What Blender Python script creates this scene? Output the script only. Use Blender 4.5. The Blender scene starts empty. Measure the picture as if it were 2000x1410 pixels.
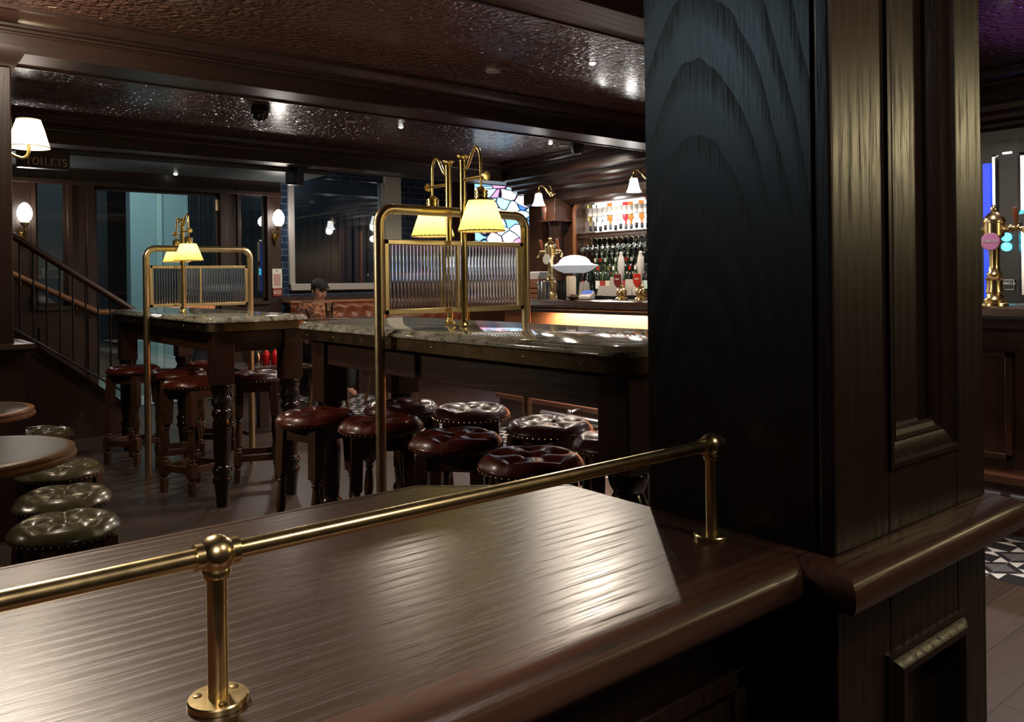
import bpy, bmesh, math, random
from mathutils import Vector, Matrix
random.seed(7)
PI = math.pi
sc = bpy.context.scene
COL = sc.collection
# ------------------------------------------------------------------ camera frame
FP, CXP, CYP, ROLL, CAMH, YAW = 1584.0, 1000.0, 547.0, 0.012, 1.26, math.radians(51.06)
cT, sT = math.cos(YAW), math.sin(YAW)
cr, sr = math.cos(ROLL), math.sin(ROLL)
def ray(x, y):
    u, w = x - CXP, y - CYP
    l = (u*cr - w*sr)/FP; v = -(u*sr + w*cr)/FP
    return (cT + l*sT, sT - l*cT, v)
def atZ(x, y, z):
    r = ray(x, y); d = (z - CAMH)/r[2]; return Vector((r[0]*d, r[1]*d, z))
def atY(x, y, Y):
    r = ray(x, y); d = Y/r[1]; return Vector((r[0]*d, Y, CAMH + r[2]*d))
def atX(x, y, X):
    r = ray(x, y); d = X/r[0]; return Vector((X, r[1]*d, CAMH + r[2]*d))

# ------------------------------------------------------------------ mesh builder
class MB:
    def __init__(s): s.v = []; s.f = []; s.m = []; s.mi = 0
    def add(s, vs, fs):
        o = len(s.v); s.v += [tuple(p) for p in vs]
        s.f += [tuple(i + o for i in f) for f in fs]; s.m += [s.mi]*len(fs)
        return s
    def box(s, x0, x1, y0, y1, z0, z1):
        v = [(x0,y0,z0),(x1,y0,z0),(x1,y1,z0),(x0,y1,z0),(x0,y0,z1),(x1,y0,z1),(x1,y1,z1),(x0,y1,z1)]
        return s.add(v, [(0,3,2,1),(4,5,6,7),(0,1,5,4),(1,2,6,5),(2,3,7,6),(3,0,4,7)])
    def lathe(s, prof, c=(0,0,0), n=24, axis='z', cap=True, fn=None):
        vs = []
        for (r, h) in prof:
            for i in range(n):
                a = 2*PI*i/n; rr = r*(fn(a, h) if fn else 1)
                p = (rr*math.cos(a), rr*math.sin(a), h)
                if axis == 'x': p = (p[2], p[0], p[1])
                elif axis == 'y': p = (p[1], p[2], p[0])
                vs.append((p[0]+c[0], p[1]+c[1], p[2]+c[2]))
        fs = []
        for k in range(len(prof)-1):
            for i in range(n):
                j = (i+1) % n
                fs.append((k*n+i, k*n+j, (k+1)*n+j, (k+1)*n+i))
        if cap:
            fs.append(tuple(range(n-1, -1, -1)))
            fs.append(tuple((len(prof)-1)*n + i for i in range(n)))
        return s.add(vs, fs)
    def tube(s, path, r, n=14, cap=True):
        P = [Vector(p) for p in path]; vs = []; up = None
        R = r if isinstance(r, (list, tuple)) else [r]*len(P)
        for k, p in enumerate(P):
            if k == 0: t = P[1]-P[0]
            elif k == len(P)-1: t = P[-1]-P[-2]
            else: t = (P[k+1]-p).normalized() + (p-P[k-1]).normalized()
            t.normalize()
            if up is None:
                up = Vector((0,0,1)) if abs(t.z) < .9 else Vector((1,0,0))
            a = (up - t*up.dot(t)).normalized(); b = t.cross(a); up = a
            for i in range(n):
                q = 2*PI*i/n; vs.append(p + (a*math.cos(q) + b*math.sin(q))*R[k])
        fs = []
        for k in range(len(P)-1):
            for i in range(n):
                j = (i+1) % n; fs.append((k*n+i, k*n+j, (k+1)*n+j, (k+1)*n+i))
        if cap:
            fs.append(tuple(range(n-1,-1,-1))); fs.append(tuple((len(P)-1)*n+i for i in range(n)))
        return s.add(vs, fs)
    def sphere(s, c, r, n=16, m=10, sc=(1,1,1)):
        prof = [(max(1e-4, r*math.sin(PI*k/m)), -r*math.cos(PI*k/m)) for k in range(m+1)]
        o = len(s.v); s.lathe(prof, (0,0,0), n)
        for i in range(o, len(s.v)):
            p = s.v[i]; s.v[i] = (p[0]*sc[0]+c[0], p[1]*sc[1]+c[1], p[2]*sc[2]+c[2])
        return s
    def prism(s, poly, z0, z1, axis='z'):
        n = len(poly)
        f = {'z': lambda a,b,h: (a,b,h), 'y': lambda a,b,h: (a,h,b), 'x': lambda a,b,h: (h,a,b)}[axis]
        vs = [f(a,b,z0) for a,b in poly] + [f(a,b,z1) for a,b in poly]
        fs = [tuple(range(n-1,-1,-1)), tuple(range(n,2*n))] + [(i,(i+1)%n,n+(i+1)%n,n+i) for i in range(n)]
        return s.add(vs, fs)
    def sweep(s, prof, path, closed=False, seg=None):
        """prof: (outward, z); path: list of (x,y); outward = right-hand side of travel. mitred."""
        P = [Vector((a,b)) for a,b in path]; N = len(P); vs = []
        for k in range(N):
            if closed: d0 = (P[k]-P[k-1]).normalized(); d1 = (P[(k+1)%N]-P[k]).normalized()
            else:
                d1 = (P[k+1]-P[k]).normalized() if k < N-1 else (P[k]-P[k-1]).normalized()
                d0 = (P[k]-P[k-1]).normalized() if k > 0 else d1
            n0 = Vector((d0.y,-d0.x)); n1 = Vector((d1.y,-d1.x))
            m = n0+n1; m = m/ max(1e-6, m.length_squared)*2
            for (o,z) in prof: vs.append((P[k].x+m.x*o, P[k].y+m.y*o, z))
        n = len(prof); fs = []
        s0, s1 = seg or (0, N-1)
        for k in range(N) if closed else range(s0, s1):
            k2 = (k+1) % N
            for i in range(n):
                j = (i+1) % n; fs.append((k*n+i, k*n+j, k2*n+j, k2*n+i))
        if not closed:
            fs.append(tuple(s0*n+i for i in range(n-1,-1,-1))); fs.append(tuple(s1*n+i for i in range(n)))
        if seg:
            used = sorted({i for f in fs for i in f}); mp = {u: i for i, u in enumerate(used)}
            vs = [vs[u] for u in used]; fs = [tuple(mp[i] for i in f) for f in fs]
        return s.add(vs, fs)
    def xf(s, M, start=0):
        for i in range(start, len(s.v)):
            s.v[i] = tuple(M @ Vector(s.v[i]))
        return s
    def build(s, name, mat, parent=None, smooth=True, bevel=0, ang=38, loc=None, recalc=True):
        me = bpy.data.meshes.new(name); me.from_pydata(s.v, [], s.f)
        mats = mat if isinstance(mat, (list, tuple)) else [mat]
        for m in mats: me.materials.append(m)
        for p, i in zip(me.polygons, s.m): p.material_index = i
        if recalc:
            bm = bmesh.new(); bm.from_mesh(me); bmesh.ops.recalc_face_normals(bm, faces=bm.faces); bm.to_mesh(me); bm.free()
        if smooth:
            me.shade_smooth(); me.set_sharp_from_angle(angle=math.radians(ang))
        o = bpy.data.objects.new(name, me); COL.objects.link(o)
        if parent: o.parent = parent
        if loc is not None: o.location = loc
        if bevel:
            b = o.modifiers.new('bevel', 'BEVEL'); b.width = bevel; b.segments = 2; b.limit_method = 'ANGLE'; b.angle_limit = math.radians(40)
            b.harden_normals = False
        return o
def tag(o, label=None, cat=None, group=None, kind=None):
    if label: o['label'] = label
    if cat: o['category'] = cat
    if group: o['group'] = group
    if kind: o['kind'] = kind
    return o
def empty(name, loc=(0,0,0), rz=0, **k):
    o = bpy.data.objects.new(name, None); COL.objects.link(o)
    o.location = loc; o.rotation_euler = (0,0,rz); o.empty_display_size = .1
    return tag(o, **k)
def copy_tree(o, parent=None):
    c = o.copy(); COL.objects.link(c)
    if parent: c.parent = parent
    for ch in list(o.children): copy_tree(ch, c)
    return c
def struct(name, mb, mat, label, cat, **k):
    return tag(mb.build(name, mat, **k), label=label, cat=cat, kind='structure')

# ------------------------------------------------------------------ materials
def newmat(name):
    m = bpy.data.materials.new(name); m.use_nodes = True
    nt = m.node_tree; return m, nt, nt.nodes, nt.links, nt.nodes['Principled BSDF']
def plain(name, col, rough=.5, metal=0, coat=0, emit=None, es=0, spec=.5, trans=0, noise=0, nscale=40, bump=0, ior=1.45, alpha=1):
    m, nt, N, L, b = newmat(name)
    b.inputs['Base Color'].default_value = (*col, 1); b.inputs['Roughness'].default_value = rough
    b.inputs['Metallic'].default_value = metal; b.inputs['Coat Weight'].default_value = coat
    b.inputs['Coat Roughness'].default_value = .08
    b.inputs['Specular IOR Level'].default_value = spec; b.inputs['Transmission Weight'].default_value = trans
    b.inputs['IOR'].default_value = ior
    if emit: b.inputs['Emission Color'].default_value = (*emit, 1); b.inputs['Emission Strength'].default_value = es
    if noise or bump:
        tc = N.new('ShaderNodeTexCoord'); nz = N.new('ShaderNodeTexNoise'); nz.inputs['Scale'].default_value = nscale
        nz.inputs['Detail'].default_value = 4; L.new(tc.outputs['Object'], nz.inputs['Vector'])
        if noise:
            mx = N.new('ShaderNodeMix'); mx.data_type = 'RGBA'
            mx.inputs[6].default_value = (*[c*(1-noise) for c in col], 1); mx.inputs[7].default_value = (*[min(1,c*(1+noise)) for c in col], 1)
            L.new(nz.outputs['Fac'], mx.inputs[0]); L.new(mx.outputs[2], b.inputs['Base Color'])
            mr = N.new('ShaderNodeMapRange'); mr.inputs[3].default_value = max(.02, rough*.8); mr.inputs[4].default_value = rough*1.25
            L.new(nz.outputs['Fac'], mr.inputs[0]); L.new(mr.outputs[0], b.inputs['Roughness'])
        if bump:
            bp = N.new('ShaderNodeBump'); bp.inputs['Strength'].default_value = bump; bp.inputs['Distance'].default_value = .003
            L.new(nz.outputs['Fac'], bp.inputs['Height']); L.new(bp.outputs[0], b.inputs['Normal'])
    return m
def wood(name, c1, c2, axis='x', rough=.35, coat=0, ring=14.0, pore=1.0, centre=(0,0,0), tilt=.05, bump=.25, contrast=1.0, dist=3.5, trot=None, spec=.5):
    """oak: tilted ring figure + long fine pores along the grain axis"""
    m, nt, N, L, b = newmat(name)
    tc = N.new('ShaderNodeTexCoord')
    mp = N.new('ShaderNodeMapping'); mp.vector_type = 'POINT'
    mp.inputs['Location'].default_value = tuple(-c for c in centre)
    L.new(tc.outputs['Object'], mp.inputs['Vector'])
    rot = N.new('ShaderNodeMapping'); 
    rot.inputs['Rotation'].default_value = trot or {'x': (0, tilt, tilt*.2), 'y': (tilt, 0, tilt*.2), 'z': (tilt, tilt*.4, 0)}[axis]
    L.new(mp.outputs[0], rot.inputs['Vector'])
    st = N.new('ShaderNodeMapping'); k = {'x': (.12,1,1), 'y': (1,.12,1), 'z': (1,1,.12)}[axis]
    st.inputs['Scale'].default_value = k; L.new(rot.outputs[0], st.inputs['Vector'])
    wv = N.new('ShaderNodeTexWave'); wv.wave_type = 'RINGS'; wv.rings_direction = axis.upper()
    wv.wave_profile = 'SAW'
    wv.inputs['Scale'].default_value = ring; wv.inputs['Distortion'].default_value = dist; wv.inputs['Detail'].default_value = 3
    wv.inputs['Detail Scale'].default_value = 1.2; L.new(st.outputs[0], wv.inputs['Vector'])
    sp = N.new('ShaderNodeMapping'); q = {'x': (.03,1,1), 'y': (1,.03,1), 'z': (1,1,.03)}[axis]
    sp.inputs['Scale'].default_value = q; L.new(tc.outputs['Object'], sp.inputs['Vector'])
    nz = N.new('ShaderNodeTexNoise'); nz.inputs['Scale'].default_value = 330; nz.inputs['Detail'].default_value = 3; nz.inputs['Roughness'].default_value = .6
    L.new(sp.outputs[0], nz.inputs['Vector'])
    big = N.new('ShaderNodeTexNoise'); big.inputs['Scale'].default_value = 9; big.inputs['Detail'].default_value = 2
    sp2 = N.new('ShaderNodeMapping'); sp2.inputs['Scale'].default_value = {'x': (.15,1,1), 'y': (1,.15,1), 'z': (1,1,.15)}[axis]
    L.new(tc.outputs['Object'], sp2.inputs['Vector']); L.new(sp2.outputs[0], big.inputs['Vector'])
    # pore mask stronger at ring edges
    pr = N.new('ShaderNodeMapRange'); pr.inputs[1].default_value = .52; pr.inputs[2].default_value = .68; L.new(nz.outputs['Fac'], pr.inputs[0])
    rg = N.new('ShaderNodeMapRange'); rg.inputs[1].default_value = .55; rg.inputs[2].default_value = 1.0; L.new(wv.outputs['Fac'], rg.inputs[0])
    mul = N.new('ShaderNodeMath'); mul.operation = 'MULTIPLY'; L.new(rg.outputs[0], mul.inputs[0]); 
    ad = N.new('ShaderNodeMath'); ad.operation = 'MULTIPLY_ADD'; ad.inputs[1].default_value = .75; ad.inputs[2].default_value = .35
    L.new(pr.outputs[0], ad.inputs[0]); L.new(ad.outputs[0], mul.inputs[1])
    a2 = N.new('ShaderNodeMath'); a2.operation = 'MULTIPLY_ADD'; a2.inputs[1].default_value = .35*pore; L.new(pr.outputs[0], a2.inputs[0])
    m2 = N.new('ShaderNodeMath'); m2.operation = 'MULTIPLY'; m2.inputs[1].default_value = .9*contrast; L.new(mul.outputs[0], m2.inputs[0]); L.new(m2.outputs[0], a2.inputs[2])
    a3 = N.new('ShaderNodeMath'); a3.operation = 'MULTIPLY_ADD'; a3.inputs[1].default_value = .35; L.new(big.outputs['Fac'], a3.inputs[0]); L.new(a2.outputs[0], a3.inputs[2])
    a3.use_clamp = True
    mx = N.new('ShaderNodeMix'); mx.data_type = 'RGBA'; mx.inputs[6].default_value = (*c1,1); mx.inputs[7].default_value = (*c2,1)
    L.new(a3.outputs[0], mx.inputs[0]); L.new(mx.outputs[2], b.inputs['Base Color'])
    rr = N.new('ShaderNodeMapRange'); rr.inputs[3].default_value = rough; rr.inputs[4].default_value = min(1, rough+.25); L.new(a2.outputs[0], rr.inputs[0])
    L.new(rr.outputs[0], b.inputs['Roughness'])
    bp = N.new('ShaderNodeBump'); bp.inputs['Strength'].default_value = bump; bp.inputs['Distance'].default_value = .0012; bp.invert = True
    L.new(a2.outputs[0], bp.inputs['Height']); L.new(bp.outputs[0], b.inputs['Normal'])
    b.inputs['Coat Weight'].default_value = coat; b.inputs['Coat Roughness'].default_value = .2
    b.inputs['Specular IOR Level'].default_value = spec
    return m
M = {}
M['top'] = wood('worktop_oak', (.058,.025,.014), (.011,.005,.003), 'x', rough=.28, spec=.75, ring=13, centre=(1.0,1.02,.80), tilt=.10, contrast=.75, pore=.8, dist=2.0)
M['nose'] = wood('nosing_oak', (.10,.043,.026), (.016,.007,.005), 'x', rough=.32, ring=16, centre=(.2,.6,.7))
M['pil'] = wood('pillar_oak', (.04,.03,.024), (.006,.004,.003), 'z', rough=.36, ring=12.0, centre=(-.262,.065,.70), trot=(0,-.22,0), pore=.45, contrast=1.5, dist=1.6)
M['pilf'] = wood('pillar_face_oak', (.032,.015,.009), (.008,.004,.003), 'z', rough=.35, ring=12, centre=(1.3,.7,1.0))
M['dark'] = wood('stained_wood', (.035,.016,.010), (.008,.004,.003), 'z', rough=.35, ring=10)
M['beam'] = wood('beam_wood', (.048,.023,.016), (.014,.007,.005), 'x', rough=.34, ring=8, bump=.08)
M['beamy'] = wood('bulkhead_wood', (.045,.02,.014), (.012,.006,.005), 'y', rough=.3, ring=8, bump=.05)
M['leg'] = wood('stool_wood', (.085,.036,.013), (.018,.007,.003), 'z', rough=.38, ring=16)
M['apron'] = wood('table_apron_wood', (.06,.024,.011), (.012,.005,.003), 'y', rough=.4, ring=9)
M['tleg'] = wood('table_leg_wood', (.05,.02,.01), (.01,.004,.003), 'z', rough=.32, ring=12)
M['tblk'] = plain('turned_dark_wood', (.012,.006,.004), .16, coat=.5)
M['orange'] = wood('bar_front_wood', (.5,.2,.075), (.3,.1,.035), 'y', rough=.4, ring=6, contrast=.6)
M['barw'] = wood('bar_wood', (.07,.028,.014), (.02,.008,.005), 'z', rough=.28, ring=10)
M['col'] = plain('dark_polished_column', (.03,.015,.012), .16, coat=.5)
M['barwy'] = wood('bar_wood_long', (.05,.022,.012), (.014,.006,.004), 'y', rough=.25, ring=10, coat=.3, bump=.06)
M['brass'] = plain('polished_brass', (.9,.7,.36), .24, 1, noise=.05, nscale=60)
M['abrass'] = plain('aged_brass', (.74,.59,.36), .33, 1, noise=.07, nscale=25)
M['band'] = plain('bronze_band', (.16,.11,.06), .38, 1, noise=.3, nscale=20)
M['gold'] = plain('lamp_brass', (.92,.7,.28), .24, 1)
M['iron'] = plain('black_iron', (.012,.012,.013), .35)
M['black'] = plain('black_plastic', (.01,.01,.011), .3)
M['chrome'] = plain('chrome', (.75,.75,.75), .12, 1)
M['steel'] = plain('brushed_steel', (.42,.42,.45), .25, 1)
M['white'] = plain('white_paper', (.75,.72,.68), .6)
M['cream'] = plain('cream_render', (.55,.54,.44), .6)
M['red'] = plain('red_plastic', (.45,.02,.015), .3)
M['ketch'] = plain('red_sauce_bottle', (.6,.015,.02), .2)
def leather(name, col, rough):
    m = plain(name, col, rough, noise=.3, nscale=45, bump=.05, coat=.2); return m
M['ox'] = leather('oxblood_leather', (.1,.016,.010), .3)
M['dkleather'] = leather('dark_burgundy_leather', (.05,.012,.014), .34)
M['olive'] = leather('olive_leather', (.085,.07,.036), .26)
M['tan'] = leather('tan_leather', (.18,.052,.022), .36)
def granite():
    m, nt, N, L, b = newmat('speckled_granite')
    tc = N.new('ShaderNodeTexCoord')
    mp = N.new('ShaderNodeMapping'); mp.inputs['Rotation'].default_value = (0,0,.5); mp.inputs['Scale'].default_value = (1,.45,1); L.new(tc.outputs['Object'], mp.inputs[0])
    n1 = N.new('ShaderNodeTexNoise'); n1.inputs['Scale'].default_value = 18; n1.inputs['Detail'].default_value = 8; n1.inputs['Roughness'].default_value = .72; n1.inputs['Distortion'].default_value = 1.2; L.new(mp.outputs[0], n1.inputs['Vector'])
    n2 = N.new('ShaderNodeTexNoise'); n2.inputs['Scale'].default_value = 110; n2.inputs['Detail'].default_value = 3; L.new(tc.outputs['Object'], n2.inputs['Vector'])
    ad = N.new('ShaderNodeMath'); ad.operation = 'MULTIPLY_ADD'; ad.inputs[1].default_value = .35; L.new(n2.outputs['Fac'], ad.inputs[0]); L.new(n1.outputs['Fac'], ad.inputs[2])
    r = N.new('ShaderNodeValToRGB'); e = r.color_ramp.elements
    e[0].position = .46; e[0].color = (.012,.012,.01,1); e[1].position = .84; e[1].color = (.66,.65,.57,1)
    for p, c in ((.56,(.14,.13,.10,1)),(.65,(.36,.35,.28,1)),(.74,(.45,.43,.36,1))):
        x = e.new(p); x.color = c
    L.new(ad.outputs[0], r.inputs[0]); L.new(r.outputs[0], b.inputs['Base Color'])
    b.inputs['Roughness'].default_value = .07; b.inputs['Specular IOR Level'].default_value = .7; b.inputs['IOR'].default_value = 1.6
    return m
M['granite'] = granite()
def ceiling_mat():
    m, nt, N, L, b = newmat('embossed_ceiling_paper')
    tc = N.new('ShaderNodeTexCoord')
    mp = N.new('ShaderNodeMapping'); mp.inputs['Scale'].default_value = (20,21,1); L.new(tc.outputs['Object'], mp.inputs[0])
    vo = N.new('ShaderNodeTexVoronoi'); vo.feature = 'DISTANCE_TO_EDGE'; vo.inputs['Scale'].default_value = 1; vo.inputs['Randomness'].default_value = .55
    L.new(mp.outputs[0], vo.inputs['Vector'])
    mr = N.new('ShaderNodeMapRange'); mr.interpolation_type = 'SMOOTHSTEP'; mr.inputs[1].default_value = 0; mr.inputs[2].default_value = .3; L.new(vo.outputs['Distance'], mr.inputs[0])
    # larger repeating medallion figure
    wv = N.new('ShaderNodeTexVoronoi'); wv.feature = 'F1'; wv.inputs['Scale'].default_value = 4.2; wv.inputs['Randomness'].default_value = 0; L.new(tc.outputs['Object'], wv.inputs['Vector'])
    sn = N.new('ShaderNodeMath'); sn.operation = 'SINE'; ml = N.new('ShaderNodeMath'); ml.operation = 'MULTIPLY'; ml.inputs[1].default_value = 34; L.new(wv.outputs['Distance'], ml.inputs[0]); L.new(ml.outputs[0], sn.inputs[0])
    ad = N.new('ShaderNodeMath'); ad.operation = 'MULTIPLY_ADD'; ad.inputs[1].default_value = .16; L.new(sn.outputs[0], ad.inputs[0]); L.new(mr.outputs[0], ad.inputs[2])
    bp = N.new('ShaderNodeBump'); bp.inputs['Strength'].default_value = 1.0; bp.inputs['Distance'].default_value = .010; L.new(ad.outputs[0], bp.inputs['Height']); L.new(bp.outputs[0], b.inputs['Normal'])
    b.inputs['Base Color'].default_value = (.135,.066,.048,1); b.inputs['Roughness'].default_value = .24
    b.inputs['Coat Weight'].default_value = .35; b.inputs['Coat Roughness'].default_value = .15
    return m
M['ceil'] = ceiling_mat()
def plank_mat():
    m, nt, N, L, b = newmat('plank_floor')
    tc = N.new('ShaderNodeTexCoord'); br = N.new('ShaderNodeTexBrick'); L.new(tc.outputs['Object'], br.inputs['Vector'])
    br.inputs['Color1'].default_value = (.09,.062,.05,1); br.inputs['Color2'].default_value = (.06,.042,.034,1); br.inputs['Mortar'].default_value = (.03,.02,.015,1)
    br.inputs['Scale'].default_value = 1; br.inputs['Mortar Size'].default_value = .002; br.inputs['Brick Width'].default_value = 1.3; br.inputs['Row Height'].default_value = .16
    sp = N.new('ShaderNodeMapping'); sp.inputs['Scale'].default_value = (.06,1,1); L.new(tc.outputs['Object'], sp.inputs[0])
    nz = N.new('ShaderNodeTexNoise'); nz.inputs['Scale'].default_value = 60; nz.inputs['Detail'].default_value = 4; L.new(sp.outputs[0], nz.inputs['Vector'])
    mx = N.new('ShaderNodeMix'); mx.data_type = 'RGBA'; mx.blend_type = 'MULTIPLY'; mx.inputs[0].default_value = .6
    L.new(br.outputs['Color'], mx.inputs[6]); L.new(nz.outputs['Fac'], mx.inputs[7]); 
    L.new(mx.outputs[2], b.inputs['Base Color']); b.inputs['Roughness'].default_value = .38
    return m
M['plank'] = plank_mat()
def tile_floor_mat():
    m, nt, N, L, b = newmat('patterned_floor_tiles')
    tc = N.new('ShaderNodeTexCoord')
    def math_(op, a, bb=None, c=None):
        n = N.new('ShaderNodeMath'); n.operation = op
        for i, q in enumerate((a, bb, c)):
            if q is None: continue
            if isinstance(q, (int, float)): n.inputs[i].default_value = q
            else: L.new(q, n.inputs[i])
        return n.outputs[0]
    sx = N.new('ShaderNodeSeparateXYZ'); L.new(tc.outputs['Object'], sx.inputs[0])
    T = .2
    fx = math_('FRACT', math_('DIVIDE', sx.outputs[0], T)); fy = math_('FRACT', math_('DIVIDE', sx.outputs[1], T))
    ax = math_('ABSOLUTE', math_('SUBTRACT', fx, .5)); ay = math_('ABSOLUTE', math_('SUBTRACT', fy, .5))
    mxx = math_('MAXIMUM', ax, ay); mnn = math_('MINIMUM', ax, ay)
    # white star triangles: between the edges and the middle square
    ee = math_('SUBTRACT', .5, mxx); tri = math_('MULTIPLY', math_('LESS_THAN', mnn, math_('MULTIPLY', ee, .95)), math_('LESS_THAN', ee, .24))
    diag = math_('GREATER_THAN', math_('ADD', ax, ay), .68)
    grout = math_('GREATER_THAN', mxx, .492)
    mx = N.new('ShaderNodeMix'); mx.data_type = 'RGBA'; mx.inputs[6].default_value = (.03,.03,.035,1); mx.inputs[7].default_value = (.72,.71,.7,1); L.new(tri, mx.inputs[0])
    m2 = N.new('ShaderNodeMix'); m2.data_type = 'RGBA'; m2.inputs[7].default_value = (.13,.13,.14,1); L.new(mx.outputs[2], m2.inputs[6]); L.new(diag, m2.inputs[0])
    m3 = N.new('ShaderNodeMix'); m3.data_type = 'RGBA'; m3.inputs[7].default_value = (.2,.2,.2,1); L.new(m2.outputs[2], m3.inputs[6]); L.new(grout, m3.inputs[0])
    L.new(m3.outputs[2], b.inputs['Base Color']); b.inputs['Roughness'].default_value = .3
    return m
M['tilef'] = tile_floor_mat()
def brick_tile(name, c1, c2, mort, w, h, rough=.15, rot=(PI/2,0,0)):
    m, nt, N, L, b = newmat(name)
    tc = N.new('ShaderNodeTexCoord'); mp = N.new('ShaderNodeMapping'); mp.inputs['Rotation'].default_value = rot; L.new(tc.outputs['Object'], mp.inputs[0])
    br = N.new('ShaderNodeTexBrick'); L.new(mp.outputs[0], br.inputs['Vector'])
    br.inputs['Color1'].default_value = (*c1,1); br.inputs['Color2'].default_value = (*c2,1); br.inputs['Mortar'].default_value = (*mort,1)
    br.inputs['Scale'].default_value = 1; br.inputs['Mortar Size'].default_value = .004; br.inputs['Brick Width'].default_value = w; br.inputs['Row Height'].default_value = h
    L.new(br.outputs['Color'], b.inputs['Base Color']); b.inputs['Roughness'].default_value = rough
    bp = N.new('ShaderNodeBump'); bp.inputs['Strength'].default_value = .4; bp.inputs['Distance'].default_value = .004; bp.invert = True
    L.new(br.outputs['Fac'], bp.inputs['Height']); L.new(bp.outputs[0], b.inputs['Normal'])
    return m
M['btile'] = brick_tile('blue_wall_tile', (.022,.042,.085), (.012,.022,.045), (.12,.14,.17), .15, .075)
def thin_glass(name, tint=(.9,.95,.95), refl=.12):
    m, nt, N, L, b = newmat(name); N.remove(b)
    out = N['Material Output']; tr = N.new('ShaderNodeBsdfTransparent'); tr.inputs[0].default_value = (*tint,1)
    gl = N.new('ShaderNodeBsdfGlossy'); gl.inputs['Roughness'].default_value = .015
    fr = N.new('ShaderNodeFresnel'); fr.inputs[0].default_value = 1.5
    ad = N.new('ShaderNodeMath'); ad.operation = 'ADD'; ad.inputs[1].default_value = refl; ad.use_clamp = True; L.new(fr.outputs[0], ad.inputs[0])
    mx = N.new('ShaderNodeMixShader'); L.new(ad.outputs[0], mx.inputs[0]); L.new(tr.outputs[0], mx.inputs[1]); L.new(gl.outputs[0], mx.inputs[2])
    L.new(mx.outputs[0], out.inputs[0]); return m
M['pane'] = thin_glass('window_pane_glass')
M['ware'] = thin_glass('glassware', (.93,.95,.94), .08)
M['ribglass'] = plain('reeded_glass', (.93,.97,.98), .04, trans=1, ior=1.45)
M['mirror'] = plain('mirror', (.8,.8,.82), .22, 1)
def shade_mat(name, col, t=.75):
    m, nt, N, L, b = newmat(name); N.remove(b); out = N['Material Output']
    d = N.new('ShaderNodeBsdfDiffuse'); d.inputs[0].default_value = (*col,1)
    r = N.new('ShaderNodeBsdfTranslucent'); r.inputs[0].default_value = (*col,1)
    mx = N.new('ShaderNodeMixShader'); mx.inputs[0].default_value = t; L.new(d.outputs[0], mx.inputs[1]); L.new(r.outputs[0], mx.inputs[2]); L.new(mx.outputs[0], out.inputs[0])
    return m
M['shade'] = shade_mat('pleated_cream_shade', (.92,.83,.24))
M['shade2'] = shade_mat('cream_wall_shade', (.9,.86,.6))
M['bulb'] = plain('lit_bulb', (1,1,1), .5, emit=(1,.8,.5), es=30)
M['egg'] = plain('lit_opal_globe', (1,1,1), .4, emit=(1,.93,.85), es=16)
M['opal'] = plain('lit_opal_bell_shade', (1,1,1), .3, emit=(.95,.97,1), es=3)
M['opal2'] = plain('lit_white_dome_shade', (.9,.9,.95), .3, emit=(.9,.93,1), es=.3)
M['led'] = plain('lit_shelf_backlight', (1,1,1), .5, emit=(1,.97,.92), es=3.2)
M['cool'] = plain('lit_blue_cooler', (.02,.05,.4), .2, emit=(.02,.06,1), es=1.3)
M['cyan'] = plain('lit_cyan_button', (.0,.3,.4), .2, emit=(.1,.75,1), es=3)
M['spot'] = plain('lit_downlight', (1,1,1), .3, emit=(1,.95,.9), es=6)
def stained():
    m, nt, N, L, b = newmat('backlit_stained_glass')
    tc = N.new('ShaderNodeTexCoord')
    nz = N.new('ShaderNodeTexNoise'); nz.inputs['Scale'].default_value = 1.6; L.new(tc.outputs['Object'], nz.inputs['Vector'])
    mp = N.new('ShaderNodeMapping'); mp.inputs['Rotation'].default_value = (0,-.9,0); mp.inputs['Scale'].default_value = (3.4,1,7.5); L.new(tc.outputs['Object'], mp.inputs[0])
    va = N.new('ShaderNodeVectorMath'); va.operation = 'MULTIPLY_ADD'; va.inputs[1].default_value = (2.2,2.2,2.2); L.new(nz.outputs['Color'], va.inputs[0]); L.new(mp.outputs[0], va.inputs[2])
    v1 = N.new('ShaderNodeTexVoronoi'); v1.inputs['Scale'].default_value = 1; L.new(va.outputs[0], v1.inputs['Vector'])
    v2 = N.new('ShaderNodeTexVoronoi'); v2.feature = 'DISTANCE_TO_EDGE'; v2.inputs['Scale'].default_value = 1; L.new(va.outputs[0], v2.inputs['Vector'])
    sp = N.new('ShaderNodeSeparateColor'); L.new(v1.outputs['Color'], sp.inputs[0])
    r = N.new('ShaderNodeValToRGB'); r.color_ramp.interpolation = 'CONSTANT'; e = r.color_ramp.elements
    cols = [(.55,.85,.95),(.25,.62,.9),(.8,.93,.95),(.06,.2,.75),(.4,.75,.8),(.85,.3,.5),(.7,.85,.98),(.15,.45,.85),(.9,.62,.75),(.45,.8,.95)]
    e[0].color = (*cols[0],1); e[1].position = .1; e[1].color = (*cols[1],1)
    for i in range(2, len(cols)): x = e.new(i/len(cols)); x.color = (*cols[i],1)
    L.new(sp.outputs[0], r.inputs[0])
    ln = N.new('ShaderNodeMapRange'); ln.inputs[1].default_value = .03; ln.inputs[2].default_value = .055; L.new(v2.outputs['Distance'], ln.inputs[0])
    mx = N.new('ShaderNodeMix'); mx.data_type = 'RGBA'; mx.inputs[6].default_value = (.005,.008,.02,1); L.new(ln.outputs[0], mx.inputs[0]); L.new(r.outputs[0], mx.inputs[7])
    L.new(mx.outputs[2], b.inputs['Emission Color']); b.inputs['Emission Strength'].default_value = 2.0; b.inputs['Base Color'].default_value = (.02,.02,.02,1)
    b.inputs['Roughness'].default_value = .2
    return m
M['stain'] = stained()
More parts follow.
